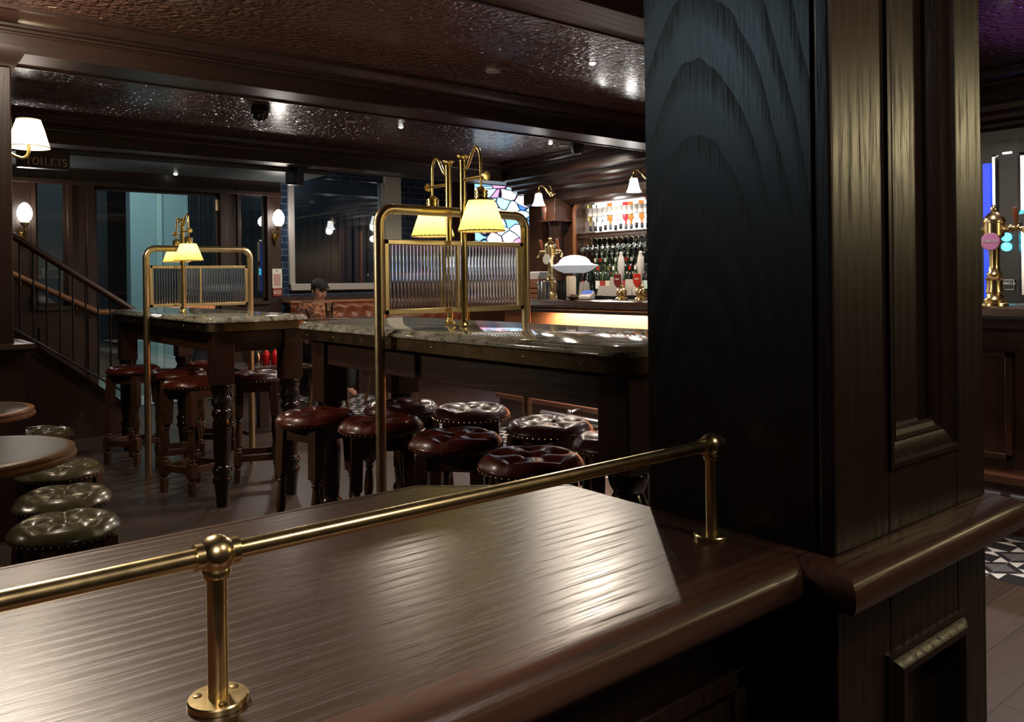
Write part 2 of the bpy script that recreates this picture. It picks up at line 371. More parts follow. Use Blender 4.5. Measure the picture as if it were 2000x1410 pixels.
M['teal'] = plain('teal_outside_wall', (.3,.42,.42), .6)
M['tealp'] = plain('pale_outside_strip', (.42,.55,.5), .6)
M['navy'] = plain('dark_outside_wall', (.012,.018,.026), .5)
M['flute'] = plain('fluted_outside_cladding', (.016,.02,.025), .35)
M['pave'] = plain('outside_pavement', (.25,.3,.29), .6, noise=.2, nscale=12)
M['skin'] = plain('skin', (.42,.22,.15), .5)
M['cap'] = plain('black_cap_fabric', (.012,.012,.014), .8)
def shirt():
    m, nt, N, L, b = newmat('patterned_rust_shirt')
    tc = N.new('ShaderNodeTexCoord'); nz = N.new('ShaderNodeTexNoise'); nz.inputs['Scale'].default_value = 16; nz.inputs['Detail'].default_value = 2; nz.inputs['Distortion'].default_value = 1.5
    L.new(tc.outputs['Object'], nz.inputs['Vector'])
    r = N.new('ShaderNodeValToRGB'); e = r.color_ramp.elements; e[0].position = .4; e[0].color = (.03,.012,.008,1); e[1].position = .68; e[1].color = (.36,.19,.1,1)
    x = e.new(.5); x.color = (.2,.05,.015,1)
    L.new(nz.outputs['Fac'], r.inputs[0]); L.new(r.outputs[0], b.inputs['Base Color']); b.inputs['Roughness'].default_value = .8
    return m
M['shirt'] = shirt()
M['beer'] = plain('amber_beer', (.6,.25,.03), .05, trans=.6)
M['wine'] = plain('dark_bottle_glass', (.012,.02,.012), .06, coat=.5)
M['clearb'] = plain('pale_spirit_bottle', (.75,.8,.8), .05, trans=.9)
M['amberb'] = plain('amber_spirit_bottle', (.55,.18,.04), .05, trans=.7)
M['cardb'] = plain('cream_card', (.62,.5,.4), .6)
# ================================================================== SETTING
ZB, ZC = 2.45, 2.65
struct('floor', MB().box(-3.5,3.65,-2.5,8.9,-.06,0), M['plank'], 'grey-brown plank floor of the bar room', 'floor')
struct('floor_tiled', MB().box(3.65,4.42,-2.5,8.9,-.06,.002), M['tilef'], 'black and white patterned tile strip along the bar', 'floor')
struct('floor_behind_bar', MB().box(4.42,7.7,-2.5,8.9,-.06,0), M['dark'], 'dark floor behind the bar counter', 'floor')
struct('ceiling', MB().box(-3.5,7.7,-2.5,9.0,ZC,ZC+.05), M['ceil'], 'embossed copper-brown ceiling', 'ceiling')
CROWN = [(-.002,ZC),(.12,ZC),(.12,ZC-.018),(.105,ZC-.022),(.085,ZC-.05),(.06,ZC-.066),(.045,ZC-.07),(.045,ZC-.082),(.026,ZC-.088),(.022,ZC-.1),(.012,ZC-.104),(.012,ZC-.112),(-.002,ZC-.112)]
def beam(name, y0, y1, x0, x1, label):
    m = MB().box(x0,x1,y0,y1,ZB,ZC)
    m.sweep(CROWN, [(x0,y0),(x1,y0)])                    # travel +x: right side is -y
    m.sweep(CROWN, [(x1,y1),(x0,y1)])
    for yy, s in ((y0,-1),(y1,1)):
        m.box(x0,x1, min(yy,yy+.014*s), max(yy,yy+.014*s), ZB-.008, ZB+.012)
    return struct(name, m, M['beam'], label, 'ceiling beam', ang=30)
beam('ceiling_beam', 2.5, 2.765, -3.5, 6.05, 'nearest dark wooden ceiling beam, upper right')
beam('ceiling_beam', 4.78, 5.08, -3.5, 6.05, 'dark wooden ceiling beam over the high tables')
beam('ceiling_beam', 7.65, 7.98, -3.5, 6.4, 'farthest dark wooden ceiling beam by the windows')
# bulkhead along the bar with its stepped cornice down to the back bar
b = MB().prism([(6.05,ZC),(6.05,ZB),(6.10,ZB-.01),(6.16,ZB-.012),(6.17,ZB-.05),(6.24,ZB-.07),(6.25,ZB-.1),(6.33,ZB-.115),(6.34,ZB-.14),(6.44,ZB-.15),(6.44,ZB-.26),(6.47,ZB-.275),(6.52,ZB-.285),(6.54,ZB-.31),(6.60,ZB-.315),(6.60,ZC)], -2.5, 7.72, 'y')
struct('trim_bar_cornice', b, M['beamy'], 'stepped dark wooden cornice over the back bar', 'cornice', ang=20)
b = MB().sweep(CROWN, [(6.05,7.7),(6.05,-2.5)])
struct('trim_bar_crown', b, M['beamy'], 'crown moulding where the bar bulkhead meets the ceiling', 'moulding', ang=30)
# enclosing walls behind the viewer
struct('wall_back', MB().box(-3.5,7.7,-2.6,-2.5,0,ZC), M['dark'], 'dark wood wall behind the viewer', 'wall')
struct('wall_left', MB().box(-3.6,-3.5,-2.6,9,0,ZC), M['dark'], 'dark wood wall on the left side', 'wall')
struct('wall_right', MB().box(7.7,7.8,-2.6,9,0,ZC), M['barw'], 'dark wood wall behind the back bar', 'wall')
# ---------------------------------------------------------------- vestibule wall (far left)
YV = 8.85
px = lambda x, y=500: atY(x, y, YV).x
pz = lambda y, x=300: atY(x, y, YV).z
HEADZ = 2.27
struct('ceiling_lobby', MB().box(-1.0,px(572,340),7.98,9.0,2.405,2.44), plain('lobby_soffit_paint', (.07,.085,.09), .35), 'low blue-grey painted soffit over the lobby doors', 'ceiling')
xL0, xL1 = px(20), px(68)        # left stile
xWl0, xWl1 = px(70), px(132)     # left narrow window
xD0, xD1 = px(185), px(430)      # door opening
xWr0, xWr1 = px(470), px(521)    # right narrow window
xE = px(549)
w = MB()
DT = .12
w.box(-1.0, xWl0, YV, YV+DT, 0, HEADZ)
w.box(xWl1, xD0, YV, YV+DT, 0, HEADZ)
w.box(xD1, xWr0, YV, YV+DT, 0, HEADZ)
w.box(xWr1, xE, YV, YV+DT, 0, HEADZ)
zS = pz(598, 100)
w.box(xWl0, xWl1, YV, YV+DT, 0, zS); w.box(xWr0, xWr1, YV, YV+DT, 0, zS)
zT = pz(352, 100)
w.box(xWl0, xWl1, YV, YV+DT, zT, HEADZ); w.box(xWr0, xWr1, YV, YV+DT, zT, HEADZ)
w.box(-1.0, xE, YV, YV+DT, HEADZ, 2.405)
w.box(-1.0, xE, YV-.05, YV+.01, HEADZ-.03, HEADZ+.012)        # head trim
w.box(xD0-.07, xD0, YV-.025, YV, 0, HEADZ-.03); w.box(xD1, xD1+.07, YV-.025, YV, 0, HEADZ-.03)
for a, c in ((xWl0,xWl1),(xWr0,xWr1)):
    for q in ((a-.04,a,zS-.04,zT+.04),(c,c+.04,zS-.04,zT+.04)): w.box(q[0],q[1],YV-.03,YV,q[2],q[3])
    w.box(a,c,YV-.03,YV,zT,zT+.04); w.box(a,c,YV-.045,YV,zS-.04,zS)
    w.box(a+.02,c-.02,YV-.015,YV,.2,zS-.2)
struct('wall_lobby', w, M['dark'], 'panelled dark wood lobby wall with door and narrow windows', 'wall', bevel=.006)
def window(n, x0, x1, z0, z1, y, label, bars=()):
    e = empty('window_%d' % n, ((x0+x1)/2, y, z0)); tag(e, label=label, cat='window', kind='structure')
    hw = (x1-x0)/2
    f = MB().box(-hw,-hw+.025,-.02,.02,0,z1-z0).box(hw-.025,hw,-.02,.02,0,z1-z0).box(-hw,hw,-.02,.02,0,.03).box(-hw,hw,-.02,.02,z1-z0-.03,z1-z0)
    f.build('frame', M['dark'], e); 
    MB().box(-hw+.02,hw-.02,-.003,.003,.02,z1-z0-.02).build('pane', M['pane'], e)
    return e
window(1, xWl0, xWl1, zS, zT, YV+.06, 'narrow glass side window left of the lobby door')
window(2, xWr0, xWr1, zS, zT, YV+.06, 'narrow glass side window right of the lobby door')
# lobby door: glazed, with transom bar and hinge
d = empty('door_1', ((xD0+xD1)/2, YV+.06, 0)); tag(d, label='glazed lobby door with dark frame and transom', cat='door', kind='structure')
hw = (xD1-xD0)/2; zH = pz(372, 300)
MB().box(-hw,-hw+.03,-.03,.03,0,HEADZ-.03).box(hw-.03,hw,-.03,.03,0,HEADZ-.03).box(-hw,hw,-.03,.03,zH,zH+.045).box(-hw,hw,-.03,.03,HEADZ-.06,HEADZ-.03).build('door_frame', M['dark'], d)
MB().box(-hw+.03,hw-.03,-.004,.004,0.02,zH).build('door_pane', M['pane'], d)
MB().box(-hw+.03,hw-.03,-.004,.004,zH+.045,HEADZ-.06).build('transom_pane', M['pane'], d)
z1 = pz(400, 428)
MB().box(hw-.035,hw+.02,-.035,-.03,z1-.06,z1+.06).build('hinge', M['abrass'], d)
# ---------------------------------------------------------------- window wall (far centre)
YW = 8.95
qx = lambda x, y=500: atY(x, y, YW).x
qz = lambda y, x=650: atY(x, y, YW).z
wx0, wx1 = qx(563), qx(750)
wz0 = qz(563)
w = MB().box(xE, wx0, YW, YW+.14, 0, ZC).box(wx0, wx1, YW, YW+.14, 0, wz0).box(wx0, wx1, YW, YW+.14, 2.5, ZC)
struct('wall_far', w, M['btile'], 'dark blue glazed tile wall under the window', 'wall')
w = MB().box(qx(780), qx(872), YW, YW+.14, 0, ZC)
struct('wall_tile_pier', w, M['btile'], 'dark blue glazed tile pier beside the cream pillar', 'wall')
struct('trim_cream_pilaster', MB().box(wx1, qx(780), YW-.06, YW+.14, 0, ZC), M['cream'], 'cream painted pilaster between window and tiles', 'pilaster')
w = MB().box(qx(872), qx(924), YW, YW+.14, 0, ZC).box(qx(1036), 7.8, YW, YW+.14, 0, ZC).box(qx(924),qx(1036),YW,YW+.14,0,qz(545,980))
struct('wall_stained_surround', w, M['barw'], 'dark wood wall around the stained glass', 'wall')
e = empty('window_3', (0, YW+.02, 0)); tag(e, label='large dark window with pale metal frame over the banquette', cat='window', kind='structure')
fm = MB().box(wx0, wx0+.07, -.06,.05, wz0, 2.5).box(wx1-.03, wx1, -.06,.05, wz0, 2.5).box(wx0, wx1, -.1,.05, wz0-.02, wz0+.06)
fm.build('frame', plain('pale_window_frame', (.36,.34,.33), .4), e, bevel=.008)
MB().box(wx0+.06, wx1-.02, .0,.008, wz0+.05, 2.5).build('pane', M['pane'], e)
# stained glass window
sx0, sx1 = qx(926), qx(1034)
e = empty('window_4', ((sx0+sx1)/2, YW, 0)); tag(e, label='backlit stained glass window in blue, white and pink', cat='stained glass window', kind='structure')
hw = (sx1-sx0)/2; z0 = qz(546, 980)
MB().box(-hw,hw,.0,.02,z0,ZC-.02).build('leaded_glass', M['stain'], e)
MB().box(-hw-.03,-hw,-.03,.05,z0-.03,ZC).box(hw,hw+.03,-.03,.05,z0-.03,ZC).box(-hw,hw,-.03,.05,z0-.03,z0).build('frame', M['dark'], e)
# dado rail above banquette
struct('trim_dado', MB().box(xE, qx(760), YW-.05, YW, qz(588), qz(577)), M['dark'], 'dark wood dado rail above the banquette', 'dado rail')
# ---------------------------------------------------------------- outside, seen through the glass
ox = lambda x, Y, y=500: atY(x, y, Y).x
YO = 11.0
struct('exterior_teal_wall', MB().box(ox(255,YO),ox(368,YO),YO,YO+.2,0,3.4), M['teal'], 'teal wall panels outside the lobby door', 'outside wall')
struct('exterior_pale_strip', MB().box(ox(304,YO),ox(315,YO),YO-.05,YO,0,3.4), M['tealp'], 'pale upright strip on the teal wall outside', 'outside wall')
struct('exterior_dark_wall', MB().box(-3,ox(255,YO),YO+1.2,YO+1.4,0,3.6), M['navy'], 'dark street wall outside left of the teal panels', 'outside wall')
fl = MB(); fx = ox(368,YO)
fl.box(fx, 9.5, YO+.06, YO+.2, 0, 3.6)
k = 0
while fx < 9.3:
    fl.lathe([(.011,0),(.011,2.3 if fx > ox(430,YO) else 3.4)], (fx+.04, YO+.05, 0), 8); fx += .12
struct('exterior_fluted_wall', fl, M['flute'], 'dark fluted cladding outside the windows', 'outside wall')
struct('exterior_ground', MB().box(-4,10,YW+.15,14,-.05,-.01), M['pave'], 'pale pavement outside the door', 'outside ground')
struct('exterior_ledge', MB().box(ox(215,9.9),ox(560,9.9),9.9,10.1,-.01,.16), plain('outside_step', (.32,.4,.38), .6), 'low pale step outside the lobby door', 'outside step')
struct('exterior_soffit', MB().box(-4,10,YW+.2,14,3.6,3.7), M['navy'], 'dark canopy over the pavement outside', 'outside canopy')
# ---------------------------------------------------------------- left square pillar with plinth and capital
e = empty('pillar', (.36, 4.9, 0)); tag(e, label='square oak pillar at the left edge with moulded capital', cat='pillar', kind='structure')
MB().box(-.32,.25,-.18,.16,.97,ZB).build('shaft', M['pilf'], e, bevel=.006)
p = MB().box(-.36,.29,-.22,.2,0,.93); p.sweep([(0,.93),(.035,.935),(.045,.95),(.04,.972),(0,.976)], [(-.36,.2),(-.36,-.22),(.29,-.22),(.29,.2)][::-1] if False else [(-.36,-.22),(.29,-.22),(.29,.2)])
p.box(-.36,.29,-.22,.2,.93,.972).build('plinth', M['dark'], e)
c = MB().box(-.36,.29,-.22,.2,ZB-.05,ZB); c.sweep([(0,ZB-.1),(.015,ZB-.095),(.02,ZB-.07),(.05,ZB-.04),(.055,ZB),(0,ZB)], [(-.32,-.18),(.25,-.18),(.25,.16)])
c.build('capital', M['beam'], e)
# ---------------------------------------------------------------- big foreground pillar
PX0, PX1, PY0, PY1, HC = 1.11, 1.638, .627, .98, .85
e = empty('pillar', ((PX0+PX1)/2, (PY0+PY1)/2, 0)); tag(e, label='big dark oak pillar in front with recessed panels', cat='pillar', kind='structure')
ex, ey = (PX0+PX1)/2, (PY0+PY1)/2
ax0 = atY(1733, 700, PY0).x; ax1 = atY(1866, 700, PY0).x
zp0 = atY(1800, 893, PY0).z            # bottom of upper recess
zl1 = atY(1790, 1262, PY0).z           # top of lower panel
R = .03                                 # recess depth
s = MB()
def lb(x0,x1,y0,y1,z0,z1): s.box(x0-ex,x1-ex,y0-ey,y1-ey,z0,z1)
lb(PX0,PX1,PY0+R,PY1,0,ZC)
for z0, z1, pz0, pz1 in ((HC,ZC,zp0,2.42),(0,HC,.16,zl1)):
    lb(PX0,ax0,PY0,PY0+R,z0,z1); lb(ax1,PX1,PY0,PY0+R,z0,z1); lb(ax0,ax1,PY0,PY0+R,z0,pz0); lb(ax0,ax1,PY0,PY0+R,pz1,z1)
s.build('shaft', M['pilf'], e, bevel=.003)
MB().box(-.006+PX0-ex, PX0-ex+.001, PY0+.03-ey, PY1-ey, HC+.001, ZC).build('side_board', M['pil'], e)
MB().box(-.008+PX0-ex, PX0-ex+.001, PY0-.002-ey, PY0+.022-ey, HC+.001, ZC).build('corner_bead', M['pilf'], e, bevel=.004)
def panel_frame(name, z0, z1, prof):
    """bolection moulding running round the inside of a recess; prof: (inward, out of wall)"""
    cs = [(ax0-ex,z0),(ax1-ex,z0),(ax1-ex,z1),(ax0-ex,z1)]
    m = MB(); n = len(prof); vs = []
    for (x,z),(sx,sz) in zip(cs, ((1,1),(-1,1),(-1,-1),(1,-1))):
        for (i,o) in prof: vs.append((x+sx*i, PY0-ey-o, z+sz*i))
    fs = []
    for k in range(4):
        k2 = (k+1)%4
        for i in range(n-1): fs.append((k*n+i,k*n+i+1,k2*n+i+1,k2*n+i))
    m.add(vs, fs); return m.build(name, M['pilf'], e, ang=25)
panel_frame('upper_moulding', zp0, 2.42, [(0,-.001),(-.002,.006),(.006,.007),(.010,.001),(.016,.0),(.034,-.008),(.038,-.006),(.042,-.013),(.05,-.016),(.054,-.022),(.054,-.0302)])
panel_frame('lower_moulding', .16, zl1, [(-.016,-.001),(-.016,.004),(-.010,.007),(-.006,.006),(-.002,.012),(.006,.018),(.016,.019),(.022,.012),(.024,-.0302)])
# half round nosing profile: outward, z
NP = [(0,.85)] + [(.030+.034*math.sin(a), .8175+.0325*math.cos(a)) for a in [PI*i/10 for i in range(0,11)]] + [(0,.785)]
s = MB().sweep([(o,z) for o,z in NP], [(-1-ex,.705-ey),(PX0-ex,.705-ey),(PX0-ex,PY0-ey),(PX1-.028-ex,PY0-ey),(PX1-.028-ex,PY1-ey)], seg=(1,4))
s.build('nosing', M['nose'], e, ang=50)
# ================================================================== FOREGROUND COUNTER AND RAIL
c = empty('drinks_counter', (0,1.05,0), label='dark oak drinks counter in front with rounded front edge', cat='counter')
poly = [(-1.6,.705),(1.1035,.705),(1.1035,1.190),(.868,1.390),(-1.6,1.390)]
off = lambda P, dx=0, dy=-1.05: [(a+dx,b+dy) for a,b in P]
inn = [(-1.6,.705),(1.1035,.705),(1.1035,1.180),(.864,1.381),(-1.6,1.381)]
MB().prism(off(inn), .815, HC).build('worktop', M['top'], c)
lip = MB()
for a, b_, a2, b2 in ((poly[2],poly[3],inn[2],inn[3]),(poly[3],poly[4],inn[3],inn[4])):
    lip.prism(off([a,b_,b2,a2]), .812, HC+.0006)
lip.build('edge_lipping', M['nose'], c)
MB().sweep(NP, [(-1.6,.705-1.05),(PX0-.0015,.705-1.05),(PX0-.0015,-.5)], seg=(0,1)).build('front_nosing', M['nose'], c, ang=50)
k = MB().box(-1.6,1.06,.735-1.05,.775-1.05,.0,.8)
for i in range(5):
    x = -1.5+i*.52
    for q in ((x,x+.03,.2,.68),(x+.42,x+.45,.2,.68),(x,x+.45,.2,.23),(x,x+.45,.65,.68)): k.box(q[0],q[1],.725-1.05,.736-1.05,q[2],q[3])
k.build('front_panel', M['dark'], c, bevel=.004)
MB().box(-1.6,1.05,.775-1.05,1.34-1.05,0,.815).build('carcass', M['dark'], c)
# gallery rail
g = empty('gallery_rail', (0,.80,HC), label='polished brass gallery rail along the front counter', cat='rail')
for x in (-.504,.271,1.046):
    MB().lathe([(.0288,.0006),(.0288,.006),(.0275,.0075),(.012,.0078)], (x,0,0), 40).build('flange', M['brass'], g); fl_ = g.children[-1] if False else bpy.data.objects[[o.name for o in COL.objects][-1]]
    for a in (0.4,2.5,4.6): MB().lathe([(.0042,.0076),(.0042,.0086),(.002,.0092)], (x+.02*math.cos(a),.02*math.sin(a),0), 12).build('screw', M['band'], fl_)
    MB().lathe([(.0098,.006),(.0098,.135)], (x,0,0), 28).build('post', M['brass'], g)
    MB().sphere((x,0,.146), .0185, 32, 18).lathe([(.0125,.124),(.0135,.127),(.0135,.131),(.012,.134)], (x,0,0), 28).lathe([(.0128,-.021),(.0128,.021)], (x,0,.146), 24, 'x').build('ball_joint', M['brass'], g)
MB().tube([(-1.2,0,.146),(1.046,0,.146)], .0092, 28).build('rail_tube', M['brass'], g)
# ================================================================== HIGH TABLES
def rrect(x0,x1,y0,y1,r,n=10):
    pts = []
    for cx, cy, a0 in ((x1-r,y1-r,0),(x0+r,y1-r,90),(x0+r,y0+r,180),(x1-r,y0+r,270)):
        for i in range(n+1):
            a = math.radians(a0+90*i/n); pts.append((cx+r*math.cos(a), cy+r*math.sin(a)))
    return pts
def high_table(x0,x1,y0,y1,label,r=.12, inset=.075, lw=.125):
    cx, cy = (x0+x1)/2, (y0+y1)/2; hx, hy = (x1-x0)/2, (y1-y0)/2
    t = empty('high_table', (cx,cy,0), label=label, cat='table', group='granite topped high tables')
    ring = lambda d: rrect(-hx+d,hx-d,-hy+d,hy-d,max(.01,r-d))
    lay = [(0.012,1.036),(0.0,1.042),(0.0,1.05),(.004,1.056),(.012,1.059),(.014,1.063),(.019,1.069),(.026,1.071)]
    m = MB(); n = len(ring(0)); vs = []
    for d, z in lay: vs += [(a,b,z) for a,b in ring(d)]
    fs = [(k*n+i,k*n+(i+1)%n,(k+1)*n+(i+1)%n,(k+1)*n+i) for k in range(len(lay)-1) for i in range(n)]
    fs += [tuple(range(n-1,-1,-1)), tuple((len(lay)-1)*n+i for i in range(n))]
    m.add(vs, fs).build('granite_top', M['granite'], t, ang=50)
    m = MB(); P = ring(.012); Q = ring(.02); vs = [(a,b,1.036) for a,b in P]+[(a,b,.992) for a,b in P]+[(a,b,.99) for a,b in Q]+[(a,b,1.036) for a,b in Q]
    fs = [(k*n+i,k*n+(i+1)%n,((k+1)%4)*n+(i+1)%n,((k+1)%4)*n+i) for k in range(4) for i in range(n)]
    m.add(vs, fs)
    bd = m.build('edge_band', M['band'], t, ang=50)
    yy = -hy+.2
    while yy < hy-.15:
        MB().sphere((-(hx-.012), yy, 1.014), .004, 8, 6).build('stud', M['brass'], bd)
        yy += .265
    a = inset; ap = MB()
    for (ax_,bx_,ay_,by_) in ((-hx+a+.02,-hx+a+.045,-hy+a+.05,hy-a-.05),(hx-a-.045,hx-a-.02,-hy+a+.05,hy-a-.05),(-hx+a+.05,hx-a-.05,-hy+a+.02,-hy+a+.045),(-hx+a+.05,hx-a-.05,hy-a-.045,hy-a-.02)):
        ap.box(ax_,bx_,ay_,by_,.87,1.0)
    ap.build('apron', M['apron'], t, bevel=.003)
    for sx in (-1,1):
        for sy in (-1,1):
            lx, ly = sx*(hx-a-lw/2), sy*(hy-a-lw/2)
            l = MB().box(lx-lw/2,lx+lw/2,ly-lw/2,ly+lw/2,.69,1.036)
            l.mi = 1; R_ = lw/2
            l.lathe([(.03,.0),(.034,.012),(.036,.05),(.044,.12),(.052,.14),(.054,.155),(.046,.17),(.05,.19),(.056,.205),(.05,.222),(.04,.235),(.045,.28),(.05,.42),(.05,.47),(.042,.5),(.052,.515),(.056,.53),(.05,.545),(.041,.555),(.052,.575),(.058,.595),(.05,.615),(.043,.63),(.055,.65),(.06,.67),(.058,.688),(.05,.692)], (lx,ly,0), 24)
            l.build('leg', [M['tleg'], M['tblk']], t, bevel=.004)
    return t
high_table(1.635,2.315,1.52,3.74,'long granite topped high table in the middle with glass screen')
high_table(1.492,2.115,4.5,6.75,'granite topped high table farther left by the stairs', r=.11, inset=.05, lw=.115)
# ================================================================== REEDED GLASS SCREENS
def screen(x0, x1, y, ztop, zg0, zg1, label, r=.0205):
    e = empty('glass_screen', ((x0+x1)/2, y, 0), label=label, cat='screen', group='brass framed reeded glass screens')
    h = (x1-x0)/2; cr_ = .062
    path = [(-h,0,0),(-h,0,ztop-cr_)]
    path += [(-h+cr_-cr_*math.cos(a),0,ztop-cr_+cr_*math.sin(a)) for a in [PI/2*i/8 for i in range(1,9)]]
    path += [(h-cr_+cr_*math.sin(a),0,ztop-cr_+cr_*math.cos(a)) for a in [PI/2*i/8 for i in range(0,9)]]
    path += [(h,0,0)]
    MB().tube(path, r, 24).build('tube_frame', M['abrass'], e, ang=60)
    for sx in (-1,1):
        MB().lathe([(r+.0012,ztop-cr_-.004),(r+.0012,ztop-cr_+.001)], (sx*h,0,0), 24).build('joint_ring', M['abrass'], e)
        MB().lathe([(r+.0012,-.002),(r+.0012,.002)], (sx*(h-cr_),0,ztop), 24, 'x').build('joint_ring', M['abrass'], e)
    g0, g1 = -h+r-.001, h-r+.001; b = .021
    f = MB().box(g0,g1,-.011,.011,zg0,zg0+b).box(g0,g1,-.011,.011,zg1-b,zg1).box(g0,g0+b,-.011,.011,zg0,zg1).box(g1-b,g1,-.011,.011,zg0,zg1).box(-.007,.007,-.009,.009,zg0,zg1)
    f.build('glazing_frame', M['abrass'], e, bevel=.003)
    for a, c_ in ((g0+b-.003,-.006),(.006,g1-b+.003)):
        n = max(4, round((c_-a)/.0165)); K = 8; N_ = n*K; m = MB(); vs = []; 
        for zz in (zg0+b-.003, zg1-b+.003):
            for i in range(N_+1):
                x = a+(c_-a)*i/N_; ph = (i % K)/K
                vs.append((x, -.0015-.0032*math.sin(PI*ph) , zz))
            for i in range(N_+1): vs.append((a+(c_-a)*i/N_, .003, zz))
        W = N_+1; fs = []
        for i in range(N_):
            fs.append((i,i+1,2*W+i+1,2*W+i)); fs.append((W+i+1,W+i,3*W+i,3*W+i+1))
            fs.append((i+1,i,W+i,W+i+1)); fs.append((2*W+i,2*W+i+1,3*W+i+1,3*W+i))
        fs.append((0,2*W,3*W,W)); fs.append((W-1,2*W-1,4*W-1,3*W-1))
        m.add(vs, fs); m.build('reeded_pane', M['ribglass'], e, ang=30)
    return e
SY = 2.812
screen(1.600,2.351,SY,1.549,1.128,1.428,'brass tube screen with reeded glass across the middle high table')
screen(1.462,2.150,5.587,1.495,1.110,1.384,'smaller looking reeded glass screen on the far left high table')
# ================================================================== TABLE LAMPS
BRAID = plain('brown_shade_braid', (.2,.11,.04), .8)
def lamp(loc, rz, label, sc=1.0):
    e = empty('table_lamp', loc, rz, label=label, cat='lamp', group='brass table lamps with pleated shades')
    MB().lathe([(.026,.0015),(.026,.006),(.02,.012),(.015,.02),(.0135,.03)], n=28).build('base', M['gold'], e)
    MB().lathe([(.0135,.006),(.0135,.69)], n=24).build('post', M['gold'], e)
    MB().lathe([(.0145,.672),(.0145,.678),(.0138,.684),(.016,.694),(.022,.7),(.027,.702),(.027,.706),(.004,.708)], n=28).build('finial', M['gold'], e)
    L_ = .128     # arm along -y
    MB().tube([(0,-.012,.606),(0,-L_-.018,.606)], .0075, 16).build('cross_bar', M['gold'], e)
    sc_ = [(0,-.01,.648),(0,-.022,.650),(0,-.036,.660),(0,-.050,.682),(0,-.066,.708),(0,-.082,.724),(0,-.098,.728),(0,-.112,.718),(0,-.121,.695),(0,-.1245,.66),(0,-.125,.612)]
    MB().tube(sc_, .0062, 14).build('scroll_arm', M['gold'], e, ang=70)
    MB().lathe([(.004,-.012),(.017,-.011),(.0185,-.005),(.0185,.001),(.014,.003),(.009,.003),(.007,.008),(.004,.009)], (0,-L_-.026,.606), 28, 'y').xf(Matrix.Identity(4)).build('end_knob', M['gold'], e)
    MB().lathe([(.005,.6),(.005,.567),(.009,.566),(.016,.56),(.024,.552),(.024,.549)], (0,-.125,0), 24).lathe([(.026,.551),(.0285,.55),(.0285,.545),(.025,.544),(.025,.538),(.0285,.537),(.0285,.531),(.025,.53),(.025,.523),(.0285,.522),(.0285,.517),(.03,.515),(.03,.510),(.026,.508)], (0,-.125,0), 28).build('shade_holder', M['gold'], e)
    n = 216; npl = 30; m = MB(); prof = [(.050,.511),(.058,.49),(.068,.46),(.078,.43),(.087,.402),(.092,.387)]; vs = []
    for r_, z in prof:
        for i in range(n):
            a = 2*PI*i/n; q = 1+.022*abs(math.sin(a*npl/2))**.7*(2.2 if z < .5 else 1.6) + .004*math.sin(a*5)
            vs.append((r_*q*math.cos(a), r_*q*math.sin(a)-.125, z))
    fs = [(k_*n+i,k_*n+(i+1)%n,(k_+1)*n+(i+1)%n,(k_+1)*n+i) for k_ in range(len(prof)-1) for i in range(n)]
    m.add(vs, fs).build('shade', M['shade'], e, ang=60, recalc=False)
    MB().lathe([(.0925,.390),(.0945,.390),(.0945,.3855),(.0925,.3855),(.0925,.390)], (0,-.125,0), 60, cap=False).build('lower_braid', BRAID, e)
    MB().lathe([(.0505,.513),(.0525,.513),(.0525,.509),(.0505,.509),(.0505,.513)], (0,-.125,0), 48, cap=False).build('upper_braid', BRAID, e)
    MB().sphere((0,-.125,.46), .018, 16, 10, (1,1,1.25)).build('bulb', M['bulb'], e)
    if sc != 1: e.scale = sc
    return e
lamp((1.955,2.735,1.071), 0, 'brass lamp with lit pleated shade in front of the middle screen')
lamp((1.99,2.892,1.071), PI, 'brass lamp with lit pleated shade behind the middle screen')
lamp((1.668,5.50,1.071), 0, 'brass lamp with lit pleated shade in front of the left screen', (.94,.94,.88))
lamp((1.715,5.675,1.071), PI, 'brass lamp with lit pleated shade behind the left screen', (.94,.94,.88))
